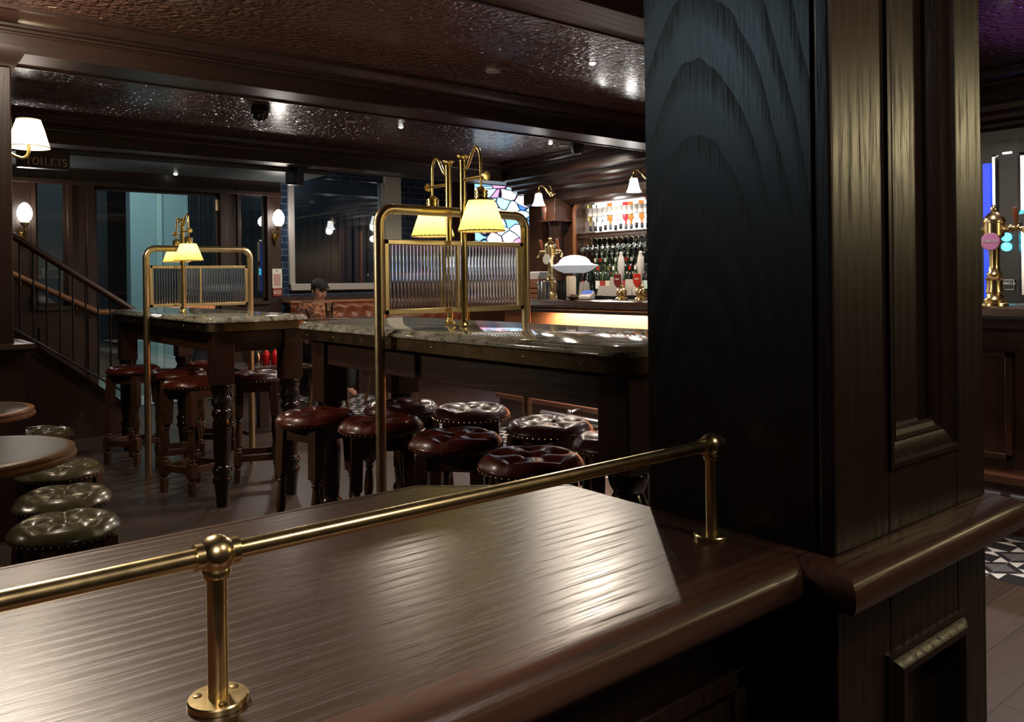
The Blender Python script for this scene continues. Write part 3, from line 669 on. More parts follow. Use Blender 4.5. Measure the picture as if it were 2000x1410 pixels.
# ================================================================== STOOLS
def stool(seat_z, R_, mat, label, group, seed, name='bar_stool', wood_m=None, cush=.056):
    wm = wood_m or M['leg']
    t = empty(name, (0,0,0), label=label, cat='stool', group=group)
    rnd = random.Random(seed)
    a0_ = rnd.random()*6
    btn = [(0,0)] + [(.56*R_*math.cos(a), .56*R_*math.sin(a)) for a in [2*PI*i/5+a0_ for i in range(5)]]
    nr, na = 22, 72; vs = [(0,0,0)]; z0 = seat_z - cush
    def top(x, y, r):
        q = r/R_
        z = seat_z - .004 - .036*max(0,(q-.74)/.26)**2.1
        for bx, by in btn:
            d2 = (x-bx)**2+(y-by)**2; z -= .019*math.exp(-d2/(.0012*(R_/.18)**2))
        for bx, by in btn[1:]:                       # pleats running to the rim and to the centre
            br = math.hypot(bx,by); ux, uy = bx/br, by/br
            al = x*ux+y*uy; pe = abs(-x*uy+y*ux)
            if al > 0: z -= .005*math.exp(-(pe/.011)**2)*(1 if al > br else .6)*(1-.3*max(0,q-.8)/.2)
            for bx2, by2 in btn[1:]:
                if (bx2,by2) == (bx,by): continue
                L2 = math.hypot(bx2-bx,by2-by)
                continue
                vx, vy = (bx2-bx)/L2, (by2-by)/L2; a_ = (x-bx)*vx+(y-by)*vy
                if 0 < a_ < L2: z -= .004*math.exp(-(((x-bx)*(-vy)+(y-by)*vx)/.010)**2)
        return z
    vs[0] = (0,0,top(0,0,0))
    for k_ in range(1,nr+1):
        q = k_/nr; r = R_*math.sin(q*PI/2)**.9 if False else R_*(1-(1-q)**1.25)
        for i in range(na):
            a = 2*PI*i/na; x, y = r*math.cos(a), r*math.sin(a); vs.append((x,y,top(x,y,r)))
    fs = [(0,1+i,1+(i+1)%na) for i in range(na)]
    for k_ in range(nr-1):
        for i in range(na): fs.append((1+k_*na+i,1+(k_+1)*na+i,1+(k_+1)*na+(i+1)%na,1+k_*na+(i+1)%na))
    o = 1+(nr-1)*na
    lows = [(R_*1.004,z0+.012),(R_*.985,z0+.003),(R_*.94,z0),(R_*.5,z0)]
    for (r,z) in lows:
        for i in range(na): a = 2*PI*i/na; vs.append((r*math.cos(a),r*math.sin(a),z))
    for k_ in range(len(lows)):
        for i in range(na): fs.append((o+k_*na+i,o+(k_+1)*na+i,o+(k_+1)*na+(i+1)%na,o+k_*na+(i+1)%na))
    MB().add(vs, fs).build('seat', mat, t, ang=80)
    nh = MB()
    for i in range(46):
        a = 2*PI*i/46; nh.sphere((R_*.985*math.cos(a), R_*.985*math.sin(a), z0+.004), .0034, 6, 4)
    nh.build('nailhead_trim', M['abrass'], t)
    s = R_*.56; f = MB()
    f.lathe([(R_*.9,z0-.012),(R_*.93,z0)], n=48)
    for (a,b_,c_,d_) in ((-s,s,-s-.012,-s+.012),(-s,s,s-.012,s+.012),(-s-.012,-s+.012,-s,s),(s-.012,s+.012,-s,s)): f.box(a,b_,c_,d_,z0-.07,z0-.01)
    f.build('seat_frame', wm, t, bevel=.003)
    H = z0-.01; sp = .008 + .014*(H/.6)
    b = .024
    for sx in (-1,1):
        for sy in (-1,1):
            l = MB()
            l.box(-b,b,-b,b,H*.66,H)
            l.lathe([(.016,H*.66),(.022,H*.655),(.023,H*.645),(.015,H*.635),(.015,H*.63),(.020,H*.622),(.020,H*.612),(.014,H*.604),(.017,H*.56),(.022,H*.48),(.022,H*.44),(.017,H*.38),(.014,H*.345),(.020,H*.338),(.021,H*.328),(.015,H*.32),(.02,H*.30)], n=16)
            l.box(-b,b,-b,b,H*.17,H*.305)
            l.lathe([(.017,H*.175),(.021,H*.165),(.016,H*.155),(.014,H*.14),(.02,H*.13)], n=16)
            v0 = len(l.v); l.box(-b*.8,b*.8,-b*.8,b*.8,0,H*.135)
            for i in range(v0, len(l.v)):
                p_ = l.v[i]
                if p_[2] < .01: l.v[i] = (p_[0]*.78,p_[1]*.78,p_[2])
            l.v = [(p_[0]+sx*(s+sp*(1-p_[2]/H)), p_[1]+sy*(s+sp*(1-p_[2]/H)), p_[2]) for p_ in l.v]
            l.build('leg', wm, t, bevel=.003)
    z = H*.235; q = s+sp*(1-z/H)
    for (a,b_,c_,d_) in ((-q,q,-q-.009,-q+.009),(-q,q,q-.009,q+.009),(-q-.009,-q+.009,-q,q),(q-.009,q+.009,-q,q)):
        MB().box(a,b_,c_,d_,z-.02,z+.02).build('stretcher', wm, t, bevel=.002)
    return t
G1 = 'buttoned leather bar stools under the middle high table'
G2 = 'buttoned leather bar stools under the left high table'
G3 = 'low olive leather stools by the round tables'
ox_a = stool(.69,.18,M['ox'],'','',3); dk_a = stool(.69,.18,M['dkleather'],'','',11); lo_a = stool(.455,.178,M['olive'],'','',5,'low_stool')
used = set()
def put(src, x, y, rz, label, group):
    if src.name in used: o = copy_tree(src)
    else: used.add(src.name); o = src
    o.location = (x,y,0); o.rotation_euler = (0,0,rz); o['label'] = label; o['group'] = group
    return o
put(ox_a,1.60,3.385,.3,'oxblood leather bar stool at the far end of the front row, beside the table leg',G1)
put(ox_a,1.72,3.02,1.1,'oxblood leather bar stool directly behind the brass screen post',G1)
put(ox_a,1.755,2.52,2.3,'oxblood leather bar stool second from the near table leg, front row',G1)
put(ox_a,1.735,2.055,-.5,'oxblood leather bar stool nearest the viewer, beside the thick table leg',G1)
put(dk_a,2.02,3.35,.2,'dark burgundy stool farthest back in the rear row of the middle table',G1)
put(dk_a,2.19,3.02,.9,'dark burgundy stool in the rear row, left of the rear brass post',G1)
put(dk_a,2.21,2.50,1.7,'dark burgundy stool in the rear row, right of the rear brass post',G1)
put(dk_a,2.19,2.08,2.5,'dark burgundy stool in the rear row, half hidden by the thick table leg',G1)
put(ox_a,1.60,5.10,.4,'oxblood leather bar stool at the near end of the left table',G2)
put(ox_a,1.69,5.70,1.4,'oxblood leather bar stool second along the front of the left table',G2)
put(ox_a,1.53,6.2,2.2,'oxblood leather bar stool next to the stair newel post',G2)
put(ox_a,2.03,6.10,.8,'oxblood leather bar stool at the back of the left table',G2)
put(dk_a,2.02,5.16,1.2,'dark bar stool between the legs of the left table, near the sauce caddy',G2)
put(lo_a,.555,3.17,.2,'low olive leather stool nearest the front counter',G3)
put(lo_a,.625,3.60,1.3,'low olive leather stool second from the front counter, touching the round table',G3)
put(lo_a,.71,4.16,.8,'low olive leather stool behind the near round table rim',G3)
put(lo_a,.79,5.25,2.0,'low olive leather stool farthest back, beside the left pillar',G3)
# ================================================================== LOW ROUND TABLES
def round_table(x, y, label, r=.285):
    t = empty('round_table', (x,y,0), label=label, cat='table', group='low round pub tables')
    MB().lathe([(r-.03,.728),(r-.004,.731),(r,.737),(r,.744),(r-.008,.748),(r-.008,.753),(r-.004,.758),(r-.006,.764),(r-.014,.7665),(r-.03,.767)], n=72).build('rim', plain('worn_oak_rim', (.17,.075,.025), .33, noise=.3, nscale=60), t, ang=50)
    MB().lathe([(r-.031,.75),(r-.031,.7675),(.001,.7675)], n=72, cap=False).build('tabletop', plain('dark_polished_tabletop', (.03,.022,.018), .42, spec=.3), t)
    MB().lathe([(.21,0),(.21,.015),(.19,.03),(.06,.06),(.045,.1),(.04,.3),(.055,.36),(.04,.42),(.04,.62),(.09,.7),(.12,.728)], n=32).build('pedestal', M['iron'], t)
    return t
p = atZ(-66,885,.767); round_table(p.x, p.y, 'low round oak rimmed table nearest the left edge, in front', .29)
p = atZ(-84,803,.767); round_table(p.x, p.y, 'low round oak rimmed table farther back at the left edge', .27)
# ================================================================== STAIRCASE (far left)
YS = 7.45
S = lambda x, y: (lambda p: (p.x, p.z))(atY(x, y, YS))
e = empty('staircase', (0, YS, 0), label='dark panelled staircase rising to the left with sloping handrail', cat='staircase')
a = S(-60,612); b_ = S(36,664); c1 = S(247,800); 
MB().prism([a, b_, c1, (c1[0]+.03,0), (a[0],0)], -.03, .03, 'y').build('stringer_panel', M['dark'], e, bevel=.004)
MB().prism([(a[0],a[1]+.05),(b_[0],b_[1]+.05),(c1[0],c1[1]+.05),(c1[0],c1[1]),b_,a], -.05, .05, 'y').build('stringer_cap', M['tblk'], e)
stp = MB(); n = 6
for i in range(n):
    f0 = i/n; x1_ = c1[0]+(a[0]-c1[0])*f0; x2_ = c1[0]+(a[0]-c1[0])*(i+1)/n; h = c1[1]*0.3+(a[1]-c1[1]*.3)*(i+.5)/n - .12
    stp.box(x2_, x1_, .03, 1.1, 0, max(.1,h))
stp.build('steps', M['dark'], e)
nx0 = S(236,700)[0]; nx1 = S(245,700)[0]; nz = S(240,603)[1]
MB().box(nx0,nx1,-.03,.03,0,nz).build('newel_post', M['iron'], e)
h0, h1 = S(-60,408), S(262,607)
MB().tube([(h0[0],0,h0[1]),(h1[0],0,h1[1])], .028, 16).build('handrail', M['apron'], e)
k0, k1 = S(-60,545), S(240,690)
i0 = S(-60,592); i1 = S(240,764)
MB().tube([(i0[0],0,i0[1]),(i1[0],0,i1[1])], .010, 8).build('bottom_rail', M['iron'], e)
for i in range(10):
    t = .2+.8*i/10.; xx = h0[0]+(h1[0]-h0[0])*t
    f = (xx-i0[0])/(i1[0]-i0[0]); zb_ = i0[1]+(i1[1]-i0[1])*f; zt_ = h0[1]+(h1[1]-h0[1])*t
    MB().tube([(xx,0,zb_),(xx,0,zt_)], .007, 8).build('baluster', M['iron'], e)
e = empty('wall_handrail', (0, YV-.07, 0), label='plain lighter handrail along the lobby wall behind the staircase', cat='handrail')
q0, q1, q2 = atY(-30,512,YV-.07), atY(192,610,YV-.07), atY(225,610,YV-.07)
MB().tube([(q0.x,0,q0.z),(q1.x,0,q1.z),(q2.x,0,q2.z)], .03, 14).build('rail', plain('rail_oak', (.2,.1,.05), .35), e)
for f in (.3,.8):
    x_, z_ = q0.x+(q1.x-q0.x)*f, q0.z+(q1.z-q0.z)*f
    MB().tube([(x_,0,z_-.02),(x_,.02,z_-.06),(x_,.068,z_-.06)], .008, 8).build('bracket', M['abrass'], e)
# ================================================================== WALL LIGHTS
def egg_sconce(x, y, label):
    p = atY(x, y, YV-.12)
    e = empty('wall_sconce', (p.x, YV-.002, p.z), label=label, cat='wall lamp', group='egg globe wall sconces')
    MB().lathe([(.005,-.075),(.03,-.07),(.05,-.05),(.062,-.015),(.064,.015),(.056,.05),(.042,.078),(.022,.1),(.004,.108)], (0,-.12,0), 28).build('globe', M['egg'], e)
    MB().lathe([(.012,-.125),(.02,-.115),(.034,-.095),(.042,-.078),(.036,-.074)], (0,-.12,0), 24).build('cup', M['abrass'], e)
    MB().tube([(0,-.12,-.12),(.005,-.11,-.16),(0,-.07,-.19),(0,-.03,-.235),(0,-.012,-.3)], [.012,.016,.02,.016,.008], 12).tube([(-.01,-.03,-.24),(-.035,-.05,-.19),(-.045,-.06,-.15),(-.03,-.075,-.115)], [.012,.014,.013,.006], 10).build('bracket', M['gold'], e)
    MB().lathe([(.03,0),(.028,-.01),(.012,-.016)], (0,0,-.19), 20, 'y').build('backplate', M['gold'], e)
    return p
sc1 = egg_sconce(48,418,'egg globe sconce left of the lobby door, above the stair handrail')
sc2 = egg_sconce(544,428,'egg globe sconce right of the lobby door, by the big window')
# wall lamp on the left pillar
p = atY(56,262,4.88)
e = empty('wall_lamp', (.61, 4.88, p.z), label='cream shaded wall lamp lit on the left pillar', cat='wall lamp')
dx = p.x-.61
MB().lathe([(.056,.075),(.074,.02),(.098,-.07)], (dx,0,0), 48, cap=False).build('shade', M['shade2'], e, recalc=False)
MB().lathe([(.0565,.077),(.0585,.077),(.0585,.072),(.0565,.072),(.0565,.077)], (dx,0,0), 40, cap=False).build('upper_binding', M['cardb'], e)
MB().lathe([(.098,-.066),(.1,-.066),(.1,-.071),(.098,-.071),(.098,-.066)], (dx,0,0), 40, cap=False).build('lower_binding', M['cardb'], e)
MB().tube([(.004,0,-.1),(.03,0,-.118),(.06,0,-.128),(dx-.03,0,-.128),(dx-.008,0,-.115),(dx,0,-.09),(dx,0,-.03)], .0085, 14).build('arm', M['gold'], e, ang=70)
MB().lathe([(.03,0.002),(.03,.008),(.016,.014)], (0,0,-.105), 24, 'x').build('backplate', M['gold'], e)
MB().sphere((dx,0,0), .022, 14, 10, (1,1,1.3)).build('bulb', M['bulb'], e)
wl = Vector((p.x,4.88,p.z))
# ================================================================== SIGNS
def stroke(m, pts, w, z0=0, t=.004):
    """flat stroke in the x-z plane, thickness along -y"""
    P = [Vector((a,b)) for a,b in pts]; n = len(P); L_ = []; R_ = []
    for i in range(n):
        d = (P[min(n-1,i+1)]-P[max(0,i-1)]).normalized(); nn = Vector((-d.y,d.x))*w/2
        L_.append(P[i]+nn); R_.append(P[i]-nn)
    o = len(m.v)
    vs = [(q.x,-t,q.y) for q in L_]+[(q.x,-t,q.y) for q in R_]+[(q.x,0,q.y) for q in L_]+[(q.x,0,q.y) for q in R_]
    fs = []
    for i in range(n-1):
        fs += [(i,i+1,n+i+1,n+i),(2*n+i,3*n+i,3*n+i+1,2*n+i+1),(i,2*n+i,2*n+i+1,i+1),(n+i,n+i+1,3*n+i+1,3*n+i)]
    fs += [(0,n,3*n,2*n),(n-1,3*n-1,4*n-1,2*n-1)]
    m.add(vs, fs)
def glyph(m, ch, x, h, s=1.0, serif=True, t=.004, w=None):
    W = (w or .17)*h; th = .07*h; 
    arc = lambda cx,cz,rx,rz,a0,a1,n=14: [(cx+rx*math.cos(math.radians(a0+(a1-a0)*i/n)), cz+rz*math.sin(math.radians(a0+(a1-a0)*i/n))) for i in range(n+1)]
    Z = lambda pts, ww: stroke(m, [(x+a*h, b*h) for a,b in pts], ww, t=t)
    se = lambda a, z: Z([(a-.16,z),(a+.16,z)], th) if serif else None
    if ch == 'T': Z([(.33,0),(.33,1)],W); Z([(0,.965),(.66,.965)],th); se(.33,.035); (Z([(.02,.97),(.02,.76)],th),Z([(.64,.97),(.64,.76)],th)) if serif else None; return .70
    if ch == 'O': Z(arc(.40,.5,.33,.45,0,360,28),W*.8); return .84
    if ch == 'I': Z([(.17,0),(.17,1)],W); se(.17,.035); se(.17,.965); return .40
    if ch == 'L': Z([(.17,0),(.17,1)],W); se(.17,.965); Z([(.03,.035),(.6,.035)],th); (Z([(.58,.03),(.58,.26)],th)) if serif else None; return .64
    if ch == 'E': Z([(.17,0),(.17,1)],W); Z([(.03,.035),(.6,.035)],th); Z([(.03,.965),(.57,.965)],th); Z([(.17,.52),(.45,.52)],th); (Z([(.58,.03),(.58,.24)],th),Z([(.55,.97),(.55,.78)],th)) if serif else None; return .66
    if ch == 'S': Z(arc(.27,.73,.2,.22,20,250,16)+arc(.27,.27,.22,.24,80,-160,16),W*.8); return .60
    if ch == 'P': Z([(.12,0),(.12,1)],W); Z([(.12,.95)]+arc(.3,.71,.24,.24,90,-90,12)+[(.12,.47)],W*.9); return .62
    if ch == 'A': Z([(.0,0),(.3,1)],W*.85); Z([(.3,1),(.62,0)],W*.95); Z([(.12,.33),(.5,.33)],th*1.3); return .68
    if ch == 'N': Z([(.1,0),(.1,1)],W*.8); Z([(.1,1),(.55,0)],W*.9); Z([(.55,0),(.55,1)],W*.8); return .72
    if ch == 'M': Z([(.08,0),(.08,1)],W*.8); Z([(.08,1),(.37,.2)],W*.8); Z([(.37,.2),(.66,1)],W*.8); Z([(.66,0),(.66,1)],W*.8); return .82
    if ch == '!': Z([(.12,.3),(.12,1)],W); Z([(.12,0),(.12,.14)],W); return .3
    return .35
def text(word, h, name, mat, parent, loc, serif=True, rot=None, t=.004, track=.06, w=None):
    m = MB(); x = 0
    for ch in word: x += (glyph(m, ch, x, h, serif=serif, t=t, w=w)+track)*h
    m.v = [(a-x/2, b2, c2-h/2) for a,b2,c2 in m.v]
    o = m.build(name, mat, parent, smooth=False); o.location = loc
    if rot: o.rotation_euler = rot
    return o
p0, p1 = atY(33,303,7.60), atY(136,327,7.60)
e = empty('toilets_sign', ((p0.x+p1.x)/2, 7.60, (p0.z+p1.z)/2), label='dark wooden TOILETS sign hanging under the far beam by the stairs', cat='sign')
hw, hh = (p1.x-p0.x)/2, .058
MB().box(-hw,hw,-.02,.06,-hh,hh+.05).build('board', M['dark'], e, bevel=.004)
pt = atY(92,316,7.58)
text('TOILETS', .062, 'lettering', plain('sign_letter_gold', (.7,.57,.42), .5), e, (pt.x-e.location.x, -.0205, pt.z-e.location.z))
p0, p1 = atY(531,525,YV), atY(550,562,YV)
e = empty('wall_notice', ((p0.x+p1.x)/2, YV-.001, (p0.z+p1.z)/2), label='white notice with red base fixed below the right egg sconce', cat='notice')
hw, hh = (p1.x-p0.x)/2, (p0.z-p1.z)/2
MB().box(-hw,hw,-.012,0,-hh,hh).build('board', M['white'], e)
MB().box(-hw*.75,hw*.75,-.0135,-.012,-hh*.8,hh*.45).build('printed_panel', plain('notice_print', (.5,.3,.27), .5), e)
MB().sphere((0,-.013,hh*.78), .008, 10, 6, (1,.3,1)).build('print_dot', M['iron'], e)
MB().box(-hw*.95,hw*.95,-.016,0,-hh-.1,-hh-.002).build('red_panel', plain('notice_red', (.3,.05,.04), .4), e, bevel=.01)
text('NO!', .046, 'red_panel_lettering', M['white'], e, (0,-.0165,-hh-.05), serif=False)
# ================================================================== CEILING FITTINGS
def disc(x, y, label, r=.045):
    p = atZ(x,y,ZC); e = tag(MB().lathe([(r,-.012),(r,-.006),(r*.96,0)], n=32).lathe([(r*.7,-.0135),(r*.7,-.012)], n=28).build('ceiling_speaker', plain('grey_white_disc', (.5,.47,.46), .5), loc=(p.x,p.y,ZC)), label, 'ceiling speaker', 'round pale ceiling discs'); return e
disc(963,137,'large round pale disc on the ceiling in the nearest bay',.05)
disc(686,235,'round pale disc on the ceiling in the second bay, left',.05)
disc(1100,283,'round pale disc on the ceiling near the bar cornice',.05)
def spot(x, y, label, z=ZC, g='small lit ceiling sprinkler lights', r=.02):
    p = atZ(x,y,z); e = empty('ceiling_light', (p.x,p.y,z), label=label, cat='ceiling light', group=g)
    MB().lathe([(r*1.25,-.004),(r*1.3,0)], n=20).build('collar', M['chrome'], e)
    MB().lathe([(.002,-.018),(r*.6,-.016),(r,-.010),(r,-.004)], n=18).build('lit_lens', M['spot'], e); return p
sp = [spot(1157,122,'small lit ceiling light in the nearest bay, right'), spot(783,247,'small lit ceiling light in the second bay, centre'), spot(1075,279,'small lit ceiling light in the second bay, near the bar'), spot(343,339,'small lit ceiling light in the lobby soffit',2.405)]
p = atZ(508,208,ZC)
e = empty('ceiling_camera', (p.x,p.y,ZC), label='black dome security camera on the ceiling', cat='camera')
MB().lathe([(.075,-.05),(.075,0)], n=32).build('base', M['black'], e)
MB().lathe([(.077,-.056),(.077,-.048)], n=32).build('ring', M['steel'], e)
MB().lathe([(.004,-.115),(.03,-.11),(.055,-.09),(.068,-.056)], n=32).build('dome', plain('smoked_dome', (.01,.01,.012), .06), e)
p = atZ(1127,275,ZC)
e = empty('ceiling_projector', (p.x,p.y,ZC), label='black tapered spotlight on the ceiling beside the bar cornice', cat='spotlight')
MB().lathe([(.045,-.13),(.06,-.1),(.075,-.02),(.075,0)], n=28).build('body', M['black'], e)
MB().lathe([(.03,-.136),(.036,-.128)], n=24).build('lens', M['steel'], e)
p = atY(575,341,8.0)
e = empty('wall_speaker', (p.x,8.02,p.z), .5, label='black speaker under the end of the lobby soffit', cat='speaker')
MB().box(-.07,.07,-.09,.06,-.11,.10).build('body', M['black'], e, bevel=.02)
MB().tube([(0,.02,.09),(0,.02,.16)], .015, 10).build('bracket', M['black'], e)
# ================================================================== BANQUETTE, PERSON AND TABLE
bx0, bx1 = qx(553), qx(900)
e = empty('banquette', ((bx0+bx1)/2, YW-.35, 0), label='tan leather buttoned banquette under the big window', cat='banquette')
hw = (bx1-bx0)/2; nx_, nz_ = 160, 30; zt_, zb_ = qz(590), .37; vs = []
for j in range(nz_+1):
    for i in range(nx_+1):
        x = -hw+2*hw*i/nx_; z = zb_+(zt_-zb_)*j/nz_
        gx, gz = .19, .16; best = 9
        u_, v_ = x/gx, (z-zb_-.06)/gz
        for rr in (math.floor(v_), math.floor(v_)+1):
            offx = .5 if rr % 2 else 0
            cx_ = round(u_-offx)+offx
            best = min(best, math.hypot((u_-cx_)*gx, (v_-rr)*gz))
        edge = min(1, (zt_-z)/.05)
        vs.append((x, .2-.055*min(1,(best/.085))**.6*(.4+.6*edge) , z))
fs = [(j*(nx_+1)+i,j*(nx_+1)+i+1,(j+1)*(nx_+1)+i+1,(j+1)*(nx_+1)+i) for j in range(nz_) for i in range(nx_)]
MB().add(vs, fs).build('backrest', M['tan'], e, ang=80)
MB().box(-hw,hw,.2,.34,.1,zt_).build('back_frame', M['dark'], e)
MB().box(-hw,hw,.16,.34,zt_,zt_+.03).build('top_rail', plain('banquette_rail', (.3,.13,.07), .3), e, bevel=.008)
MB().box(-hw,hw,-.35,.14,.29,.345).build('seat', M['tan'], e, bevel=.03)
MB().box(-hw,hw,-.3,.3,0,.29).build('plinth', M['dark'], e)
def skin_obj(name, verts, edges, mat, parent, sub=2):
    """verts: (x,y,z,r)"""
    me = bpy.data.meshes.new(name); me.from_pydata([v[:3] for v in verts], edges, [])
    o = bpy.data.objects.new(name, me); COL.objects.link(o); o.parent = parent
    sk = o.modifiers.new('skin','SKIN'); sk.use_smooth_shade = True
    if not me.skin_vertices: me.attributes  # created by the modifier
    lay = me.skin_vertices[0].data if len(me.skin_vertices) else None
    return o, me
def skinned(name, V, E_, mat, parent):
    bm = bmesh.new(); lay = bm.verts.layers.skin.verify(); bv = []
    for i, v in enumerate(V):
        w_ = bm.verts.new(v[:3]); r = v[3] if isinstance(v[3], tuple) else (v[3], v[3]); w_[lay].radius = r
        if i == 0: w_[lay].use_root = True
        bv.append(w_)
    for a_, b2 in E_: bm.edges.new((bv[a_], bv[b2]))
    me = bpy.data.meshes.new(name); bm.to_mesh(me); bm.free(); me.materials.append(mat)
    o = bpy.data.objects.new(name, me); COL.objects.link(o)
    if parent: o.parent = parent
    s_ = o.modifiers.new('skin','SKIN'); s_.use_smooth_shade = True
    sb = o.modifiers.new('sub','SUBSURF'); sb.levels = 2; sb.render_levels = 2
    return o
hp = atY(622,556,8.42)
P = empty('person', (hp.x, 8.50, 0), .12, label='person in black cap and rust patterned shirt seated on the banquette looking down', cat='person')
V = [(0,.02,.50,(.15,.11)),(0,0,.66,(.135,.1)),(0,-.02,.82,(.15,.105)),(0,-.02,.95,(.12,.085)),(0,-.045,1.03,.055),(0,-.075,1.095,.052),
     (0,-.098,1.135,(.052,.06)),(0,-.085,1.2,(.074,.088)),(0,-.07,1.265,(.066,.078)),(0,-.182,1.155,.012)]
E_ = [(0,1),(1,2),(2,3),(3,4),(4,5),(5,6),(6,7),(7,8),(6,9)]
def limb(start, pts):
    k_ = start
    for q in pts: V.append(q); E_.append((k_,len(V)-1)); k_ = len(V)-1
    return k_
for s_ in (-1,1):
    w_ = limb(3, [(s_*.175,-.01,.965,.058),(s_*.235,-.07,.80,.045),(s_*.235,-.16,.70,.04),(s_*.17,-.30,.735,.033),(s_*.11,-.385,.765,.026),(s_*.085,-.425,.775,(.034,.018))])
    for f_, (ddx,ln) in enumerate(((-.03,.06),(-.01,.075),(.01,.08),(.03,.07))):
        limb(w_, [(s_*(.085)+ddx,-.46,.772,.0095),(s_*.085+ddx*1.1,-.46-ln*.5,.757,.0085)])
    limb(w_, [(s_*.045,-.43,.79,.011),(s_*.03,-.46,.792,.0095)])
    limb(0, [(s_*.1,-.05,.49,.095),(s_*.13,-.46,.5,.07),(s_*.13,-.5,.28,.055),(s_*.13,-.47,.07,.042),(s_*.13,-.58,.035,.04)])
skinned('body', V, E_, M['skin'], P)
V = [(0,.02,.52,(.17,.13)),(0,0,.66,(.16,.122)),(0,-.02,.82,(.17,.125)),(0,-.015,.965,(.15,.11)),(0,-.035,1.035,.075)]; E_ = [(0,1),(1,2),(2,3),(3,4)]
for s_ in (-1,1): limb(3, [(s_*.18,-.01,.985,.078),(s_*.245,-.07,.80,.066),(s_*.24,-.165,.705,.055),(s_*.18,-.29,.735,.047)])
skinned('shirt', V, E_, M['shirt'], P)
V = [(0,.02,.50,(.16,.12))]; E_ = []
for s_ in (-1,1): limb(0, [(s_*.1,-.05,.49,.105),(s_*.13,-.46,.5,.08),(s_*.13,-.5,.28,.066),(s_*.13,-.47,.09,.06)])
skinned('trousers', V, E_, M['cap'], P)
hc = (0,-.083,1.245)
cap = MB().sphere(hc, .1, 24, 16, (.92,1.08,.85))
cap.v = [(a_,b2,max(c2,1.232)) for a_,b2,c2 in cap.v]
pts = [(-.07,-.14),(-.06,-.2),(-.03,-.235),(0,-.245),(.03,-.235),(.06,-.2),(.07,-.14)]
cap.add([(a_,b2,1.24-(abs(b2)-.14)*.25) for a_,b2 in pts]+[(a_,b2,1.228-(abs(b2)-.14)*.25) for a_,b2 in pts], [tuple(range(7)), tuple(range(13,6,-1))]+[(i,i+1,8+i,7+i) for i in range(6)]+[(6,0,7,13)])
cap.build('cap', M['cap'], P)
MB().sphere((0,-.055,1.205), .088, 20, 12, (.93,.95,.72)).build('hair', plain('dark_hair', (.02,.012,.008), .7), P)
for s_ in (-1,1): MB().sphere((s_*.032,-.168,1.19), .0085, 10, 8, (1.5,.5,.7)).build('eye', M['iron'], P)
MB().sphere((0,-.158,1.118), .012, 10, 8, (1.8,.5,.45)).build('mouth', plain('lips', (.3,.1,.08), .5), P)
for s_ in (-1,1): MB().sphere((s_*.083,-.075,1.175), .017, 10, 8, (.4,.8,1.3)).build('ear', M['skin'], P)
P.scale = (.985,.985,.985)
gp = atY(643,622,7.95)
TZ = gp.z
e = empty('pub_table', (gp.x+.12, 8.02, 0), label='dark pub table in front of the seated person', cat='table')
MB().box(-.45,.45,-.28,.26,TZ-.03,TZ).build('tabletop', plain('table_laminate', (.05,.045,.04), .2), e, bevel=.006)
for sx in (-.38,.38):
    for sy in (-.22,.2): MB().box(sx-.025,sx+.025,sy-.025,sy+.025,0,TZ-.03).build('leg', M['dark'], e)
e = empty('pint_glass', (gp.x, 7.95, TZ), label='half full pint glass of beer on the pub table beside the person', cat='glass')
MB().lathe([(.028,.001),(.031,.01),(.036,.07),(.042,.165),(.0405,.165),(.0345,.07),(.028,.014)], n=28).build('glass', M['ware'], e)
MB().lathe([(.027,.015),(.0335,.07),(.0345,.085)], n=24).build('beer', M['beer'], e)
# two plain wooden chairs by that table
def chair(x, y, rz, label):
    t = empty('pub_chair', (x,y,0), rz, label=label, cat='chair', group='spindle pub chairs')
    MB().lathe([(.19,.43),(.2,.44),(.2,.455),(.19,.462)], n=32).build('seat', M['leg'], t)
    for sx, sy in ((-1,-1),(1,-1),(-1,1),(1,1)): MB().tube([(sx*.13,sy*.13,.44),(sx*.16,sy*.16,.22),(sx*.19,sy*.19,.0)], [.014,.02,.012], 10).build('leg', M['leg'], t)
    for s in (-.12,-.04,.04,.12): MB().tube([(s,.17,.45),(s*1.2,.22,.86)], .008, 8).build('spindle', M['leg'], t)
    MB().box(-.2,.2,.205,.235,.85,.92).build('crest_rail', M['leg'], t, bevel=.01)
chair(3.55,7.25,2.7,'spindle back chair seen under the middle table, left one'); chair(4.25,7.25,3.3,'spindle back chair seen under the middle table, right one')
# low table with caddy seen beneath the left high table
p = atZ(512,711,.56)
e = tag(MB().box(-.3,.3,-.3,.3,.53,.56).box(-.04,.04,-.04,.04,.02,.53).box(-.2,.2,-.2,.2,0,.02).build('low_table', M['dark'], loc=(p.x,p.y,0)), 'low dark table behind the left high table holding sauces', 'table')
def cyl_thing(name, x, y, dx, prof, mat, label, cat, group=None):
    return tag(MB().lathe(prof, n=20).build(name, mat, loc=(p.x+dx*sT, p.y-dx*cT, .5605)), label, cat, group)
cyl_thing('condiment_tin', 0,0,-.115, [(.035,0),(.036,.12),(.034,.125)], M['chrome'], 'left of two chrome condiment tins under the left high table', 'tin', 'chrome condiment tins')
cyl_thing('condiment_tin', 0,0,-.04, [(.035,0),(.036,.12),(.034,.125)], M['chrome'], 'chrome condiment tin next to the red sauce bottle', 'tin', 'chrome condiment tins')
for dx, lb_ in ((.035,'red sauce bottle beside the chrome tins'),(.11,'red sauce bottle farthest right on the low table')):
    cyl_thing('sauce_bottle', 0,0,dx, [(.028,0),(.032,.01),(.032,.07),(.026,.1),(.012,.115),(.008,.135),(.003,.15)], M['ketch'], lb_, 'sauce bottle', 'red sauce bottles')
